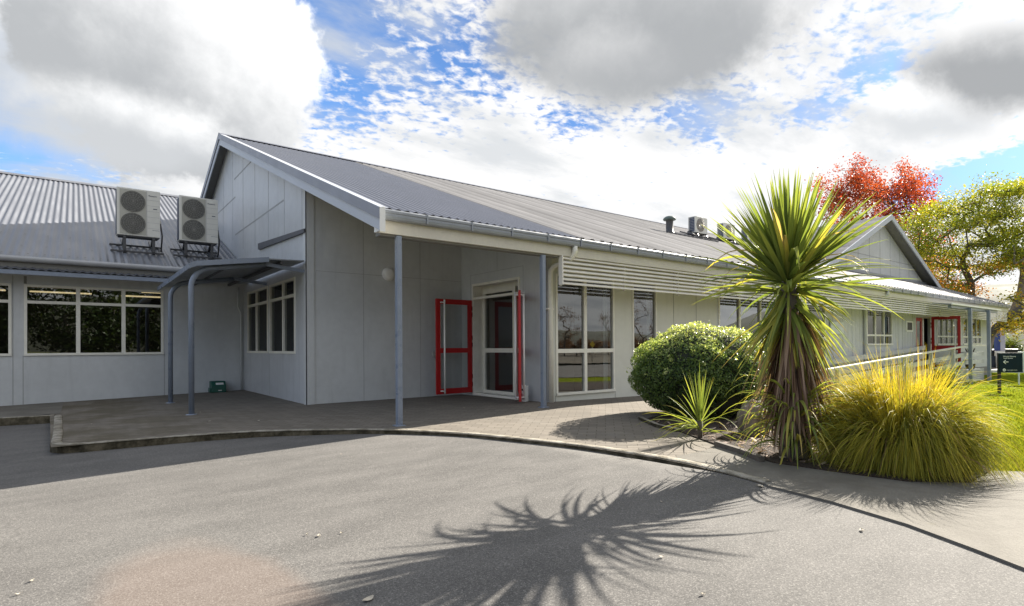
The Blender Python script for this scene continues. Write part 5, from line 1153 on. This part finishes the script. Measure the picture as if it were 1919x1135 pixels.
# parked car
cpos = world_at(1850, 690, 36); cd = XR.copy(); t = thing('parked_car', 'dark blue hatchback parked beyond the building, partly behind the teal sign', 'car', (cpos[0], cpos[1], zl(cpos[0], cpos[1])))
BC = Matrix((cd, Vector((-cd.y, cd.x, 0)), Vector((0, 0, 1)))).transposed().to_4x4(); BC.translation = Vector((cpos[0], cpos[1], zl(cpos[0], cpos[1])-.30))
def car_prism(prof, y0_, y1, mm, name, inset=0., par=t):
    m = MB(); m.prism([BC @ Vector((x, y0_, z)) for x, z in prof], (BC.to_3x3() @ Vector((0, y1-y0_, 0)))); return m.build(name, mm, par, bevel=.03)
body = car_prism([(-.05, .28), (-.08, .55), (0, .95), (.45, 1.02), (2.9, 1.0), (3.9, .88), (4.1, .6), (4.08, .25)], 0, 1.7, M['car'], 'body')
car_prism([(.1, .96), (.42, 1.40), (.9, 1.48), (2.1, 1.46), (2.95, 1.0)], .12, 1.58, M['car'], 'roof')
car_prism([(.3, 1.0), (.52, 1.34), (.95, 1.40), (2.05, 1.39), (2.7, 1.02)], .105, .118, M['black'], 'window'); car_prism([(-.01, 1.0), (.33, 1.38), (.36, 1.38), (.03, 1.0)], .25, 1.45, M['black'], 'window')
for x in (.75, 3.3):
    for y in (-.02, 1.52):
        m = MB(); c = Vector((x, y, .31)); m.lathe([(.2, 0), (.3, .01), (.31, .05), (.31, .17), (.3, .2)], (0, 0, 0), 20, 0, 'y'); m.v = [tuple(BC @ (Vector(q)+c)) for q in m.v]; wh = m.build('wheel', M['tyre'], t)
        m = MB(); m.lathe([(.19, -.012), (.19, -.002)], (0, 0, 0), 16, 0, 'y'); m.v = [tuple(BC @ (Vector(q)+c)) for q in m.v]; m.build('rim', M['alu'], wh)
car_prism([(-.10, .66), (-.10, .90), (.22, .92), (.2, .72)], -.012, .28, M['taillight'], 'tail_lamp')

# ------------------------------------------------------------------ light, sky, camera
SUN = Vector((1.66, .05, 1.0)).normalized(); EL = math.asin(SUN.z); AZ = math.atan2(SUN.x, SUN.y)
ld = bpy.data.lights.new('sun', 'SUN'); ld.energy = 4.7; ld.angle = R(.45); ld.color = (1, .93, .82)
lo = bpy.data.objects.new('sun', ld); COL.objects.link(lo); lo.rotation_euler = SUN.to_track_quat('Z', 'Y').to_euler(); lo.location = (30, 0, 30)
wd = bpy.data.worlds.new('World'); SC.world = wd; wd.use_nodes = True; wt = NT(wd.node_tree); bg = wd.node_tree.nodes['Background']
sky = wt.n('ShaderNodeTexSky'); sky.sky_type = 'NISHITA'; sky.sun_disc = False; sky.sun_elevation = EL; sky.sun_rotation = AZ; sky.air_density = 1.; sky.dust_density = .6
dirv = wt.n('ShaderNodeTexCoord').outputs['Generated']; sepd = wt.n('ShaderNodeSeparateXYZ'); wt.set(sepd.inputs[0], dirv); dz = sepd.outputs[2]
hz = wt.math('ADD', wt.math('MAXIMUM', dz, 0.), .13); cmb = wt.n('ShaderNodeCombineXYZ'); wt.set(cmb.inputs[0], wt.math('DIVIDE', sepd.outputs[0], hz)); wt.set(cmb.inputs[1], wt.math('DIVIDE', sepd.outputs[1], hz)); PP = cmb.outputs[0]
STR = .10
skyc = wt.vmath('MULTIPLY', sky.outputs[0], (STR*.40, STR*.56, STR*.74)); skyc = wt.vmath('MULTIPLY', skyc, wt.mix(wt.ramp(wt.vmath('DOT_PRODUCT', dirv, tuple(SUN), out=1), .2, .9), (1, 1, 1), (.42, .46, .52)))
sund = wt.vmath('DOT_PRODUCT', dirv, tuple(SUN), out=1); glow = wt.ramp(sund, -.35, .95)
# thin mottled high cloud, streaked across the view; blue gaps where the photograph has them
def local(px, py, rot=0):
    ce = Vector(pxdir(px, py)).normalized(); ri = Vector((ce.y, -ce.x, 0)).normalized(); up = ri.cross(ce)
    if rot: ri, up = ri*math.cos(rot)+up*math.sin(rot), up*math.cos(rot)-ri*math.sin(rot)
    dc = wt.math('MAXIMUM', wt.vmath('DOT_PRODUCT', dirv, tuple(ce), out=1), .05)
    return dc, wt.math('DIVIDE', wt.vmath('DOT_PRODUCT', dirv, tuple(ri), out=1), dc), wt.math('DIVIDE', wt.vmath('DOT_PRODUCT', dirv, tuple(up), out=1), dc)
wob = wt.noise(dirv, 5.5, 7, .60, .2); wob2 = wt.noise(dirv, 17, 5, .6); wob3 = wt.noise(dirv, 42, 5, .6)
m1 = wt.noise(wt.map(PP, (1., 1.25, 1), (0, 0, R(35))), 24, 4, .55, .25); m2 = wt.noise(PP, 1.1, 4, .55); m3 = wt.noise(wt.map(PP, (.5, 1.6, 1), (0, 0, R(-25))), 2.2, 5, .6)
cov = wt.math('ADD', wt.math('MULTIPLY', wt.math('SUBTRACT', m2, .5), .35), wt.math('MULTIPLY', wt.math('SUBTRACT', m3, .5), .35))
cov = wt.math('ADD', cov, .76)
def hole(cov, px, py, w, h, amt, rot=0):
    dc, a, b = local(px, py, rot); A = wt.math('DIVIDE', a, w/FPX); B_ = wt.math('DIVIDE', b, h/FPX)
    r = wt.math('ADD', wt.math('SQRT', wt.math('ADD', wt.math('MULTIPLY', A, A), wt.math('MULTIPLY', B_, B_))), wt.math('MULTIPLY', wt.math('SUBTRACT', wob, .5), 1.2))
    return wt.math('SUBTRACT', cov, wt.math('MULTIPLY', wt.ramp(r, 1.15, .1), wt.ramp(dc, .1, .3, 0, amt)))
for hparams in ((575, 20, 135, 85, .85), (770, 100, 270, 160, .36), (600, 190, 110, 110, .34), (20, 130, 110, 70, .75), (70, 225, 130, 80, .55), (1310, 215, 130, 70, .48), (1640, 130, 80, 32, .40), (1530, 210, 80, 35, .48), (1850, 325, 170, 45, .85, R(10)), (1080, 230, 110, 60, .36), (60, 300, 160, 60, .30), (1600, 60, 140, 60, .22)):
    cov = hole(cov, *hparams)
hi = wt.ramp(wt.math('ADD', cov, wt.math('MULTIPLY', wt.math('SUBTRACT', m1, .5), 1.25)), .26, .62)
BR = .46
def scale(col, f):
    nd = wt.n('ShaderNodeVectorMath', operation='SCALE'); wt.set(nd.inputs[0], col); wt.set(nd.inputs['Scale'], f); return nd.outputs[0]
hib = wt.ramp(glow, 0, 1, BR*.58, BR*.66, False)
c = wt.mix(wt.math('MULTIPLY', hi, .97), skyc, scale((1., .99, .975), hib))
# unseen western sky, made clearer and bluer to cast blue fill on the gable
c = wt.mix(wt.math('MULTIPLY', wt.ramp(sepd.outputs[0], .0, -.55, 0, .8), wt.ramp(dz, -.02, .1)), c, wt.mix(wt.ramp(wob, .5, .62), (.085, .15, .27), (.24, .26, .29)))
# softer grey streaks
gs = wt.noise(wt.map(PP, (.6, 1.2, 1), (0, 0, R(-25)), (3, 1, 0)), 2.6, 6, .58); c = wt.mix(wt.ramp(gs, .44, .70, 0, .8), c, scale((.66, .69, .72), hib))
def cloud(c, px, py, w, h, edge, top, base, shade0, shade1, rot=0, k=1.1, opac=1., bx=0.):
    """one cumulus mass round a sky direction, fluffy rim, grey under side"""
    dc, a, b = local(px, py, rot)
    n = wt.math('ADD', wt.math('MULTIPLY', wt.math('SUBTRACT', wob, .5), k), wt.math('ADD', wt.math('MULTIPLY', wt.math('SUBTRACT', wob2, .5), k*.45), wt.math('MULTIPLY', wt.math('SUBTRACT', wob3, .5), k*.22)))
    A = wt.math('DIVIDE', a, w/FPX); B_ = wt.math('DIVIDE', b, h/FPX)
    r = wt.math('ADD', wt.math('SQRT', wt.math('ADD', wt.math('MULTIPLY', A, A), wt.math('MULTIPLY', B_, B_))), n)
    mask = wt.math('MULTIPLY', wt.ramp(r, 1.0+edge, 1.0-edge), wt.ramp(dc, .1, .3, 0, opac))
    sh = wt.math('ADD', wt.math('ADD', B_, wt.math('MULTIPLY', A, bx)), wt.math('MULTIPLY', n, -1.5))
    col = wt.mix(wt.ramp(sh, shade0, shade1), base, top)
    return wt.mix(mask, c, col)
G = lambda v, t=(1, 1, 1): tuple(v*x for x in t)
cool = (.95, .985, 1.02)
c = cloud(c, 1740, 215, 75, 36, .5, G(.36), G(.21, cool), -.3, .9, R(-18), 1.1, .8)
c = cloud(c, 1900, 122, 105, 58, .30, G(.30), G(.12, cool), -.2, 1.3, R(-20), 1.0, .95)
c = cloud(c, 1185, 35, 225, 120, .26, G(.31), G(.132, cool), -.3, 1.9, R(-6), .85, .97)
c = cloud(c, 1140, 135, 85, 62, .5, G(.26), G(.135, cool), -.6, 1.6, 0, .9, .7)
c = cloud(c, 30, 40, 230, 110, .40, G(.36), G(.20, cool), -.5, .9, 0, 1.0, .9)
c = cloud(c, 350, 90, 205, 185, .07, G(.36), G(.155, cool), -.75, .95, 0, .85, 1., .75)
c = cloud(c, 230, 245, 130, 55, .45, G(.36), G(.20, cool), -.2, 1.2, 0, 1.0, .85, .3)
# cloud bank opposite the sun, out of frame, brightened to fill the shaded walls
c = wt.mix(wt.ramp(sund, -.25, -.75, 0, .75), c, wt.mix(wt.ramp(wob, .35, .65), G(.21, cool), G(.38)))
wd.node_tree.links.new(c, bg.inputs[0]); bg.inputs[1].default_value = 1.0

cd_ = bpy.data.cameras.new('camera'); cd_.sensor_width = 36; cd_.sensor_fit = 'HORIZONTAL'; cd_.lens = 36*FPX/1919; cd_.shift_y = (CYP-567.5)/1919; cd_.clip_start = .05; cd_.clip_end = 3000
co = bpy.data.objects.new('camera', cd_); COL.objects.link(co)
Mc = Matrix((tuple(CR), tuple(CU), tuple(-CF))).transposed().to_4x4(); Mc.translation = (0, 0, EYE); co.matrix_world = Mc
SC.camera = co
vs = SC.view_settings; vs.view_transform = 'Standard'; vs.look = 'None'; vs.exposure = 1.84; vs.gamma = 1; SC.display_settings.display_device = 'sRGB'
cy = SC.cycles
try:
    cy.max_bounces = 8; cy.transparent_max_bounces = 16; cy.diffuse_bounces = 4; cy.glossy_bounces = 4; cy.caustics_reflective = False; cy.caustics_refractive = False; cy.sample_clamp_indirect = 4; cy.use_denoising = True
except Exception: pass
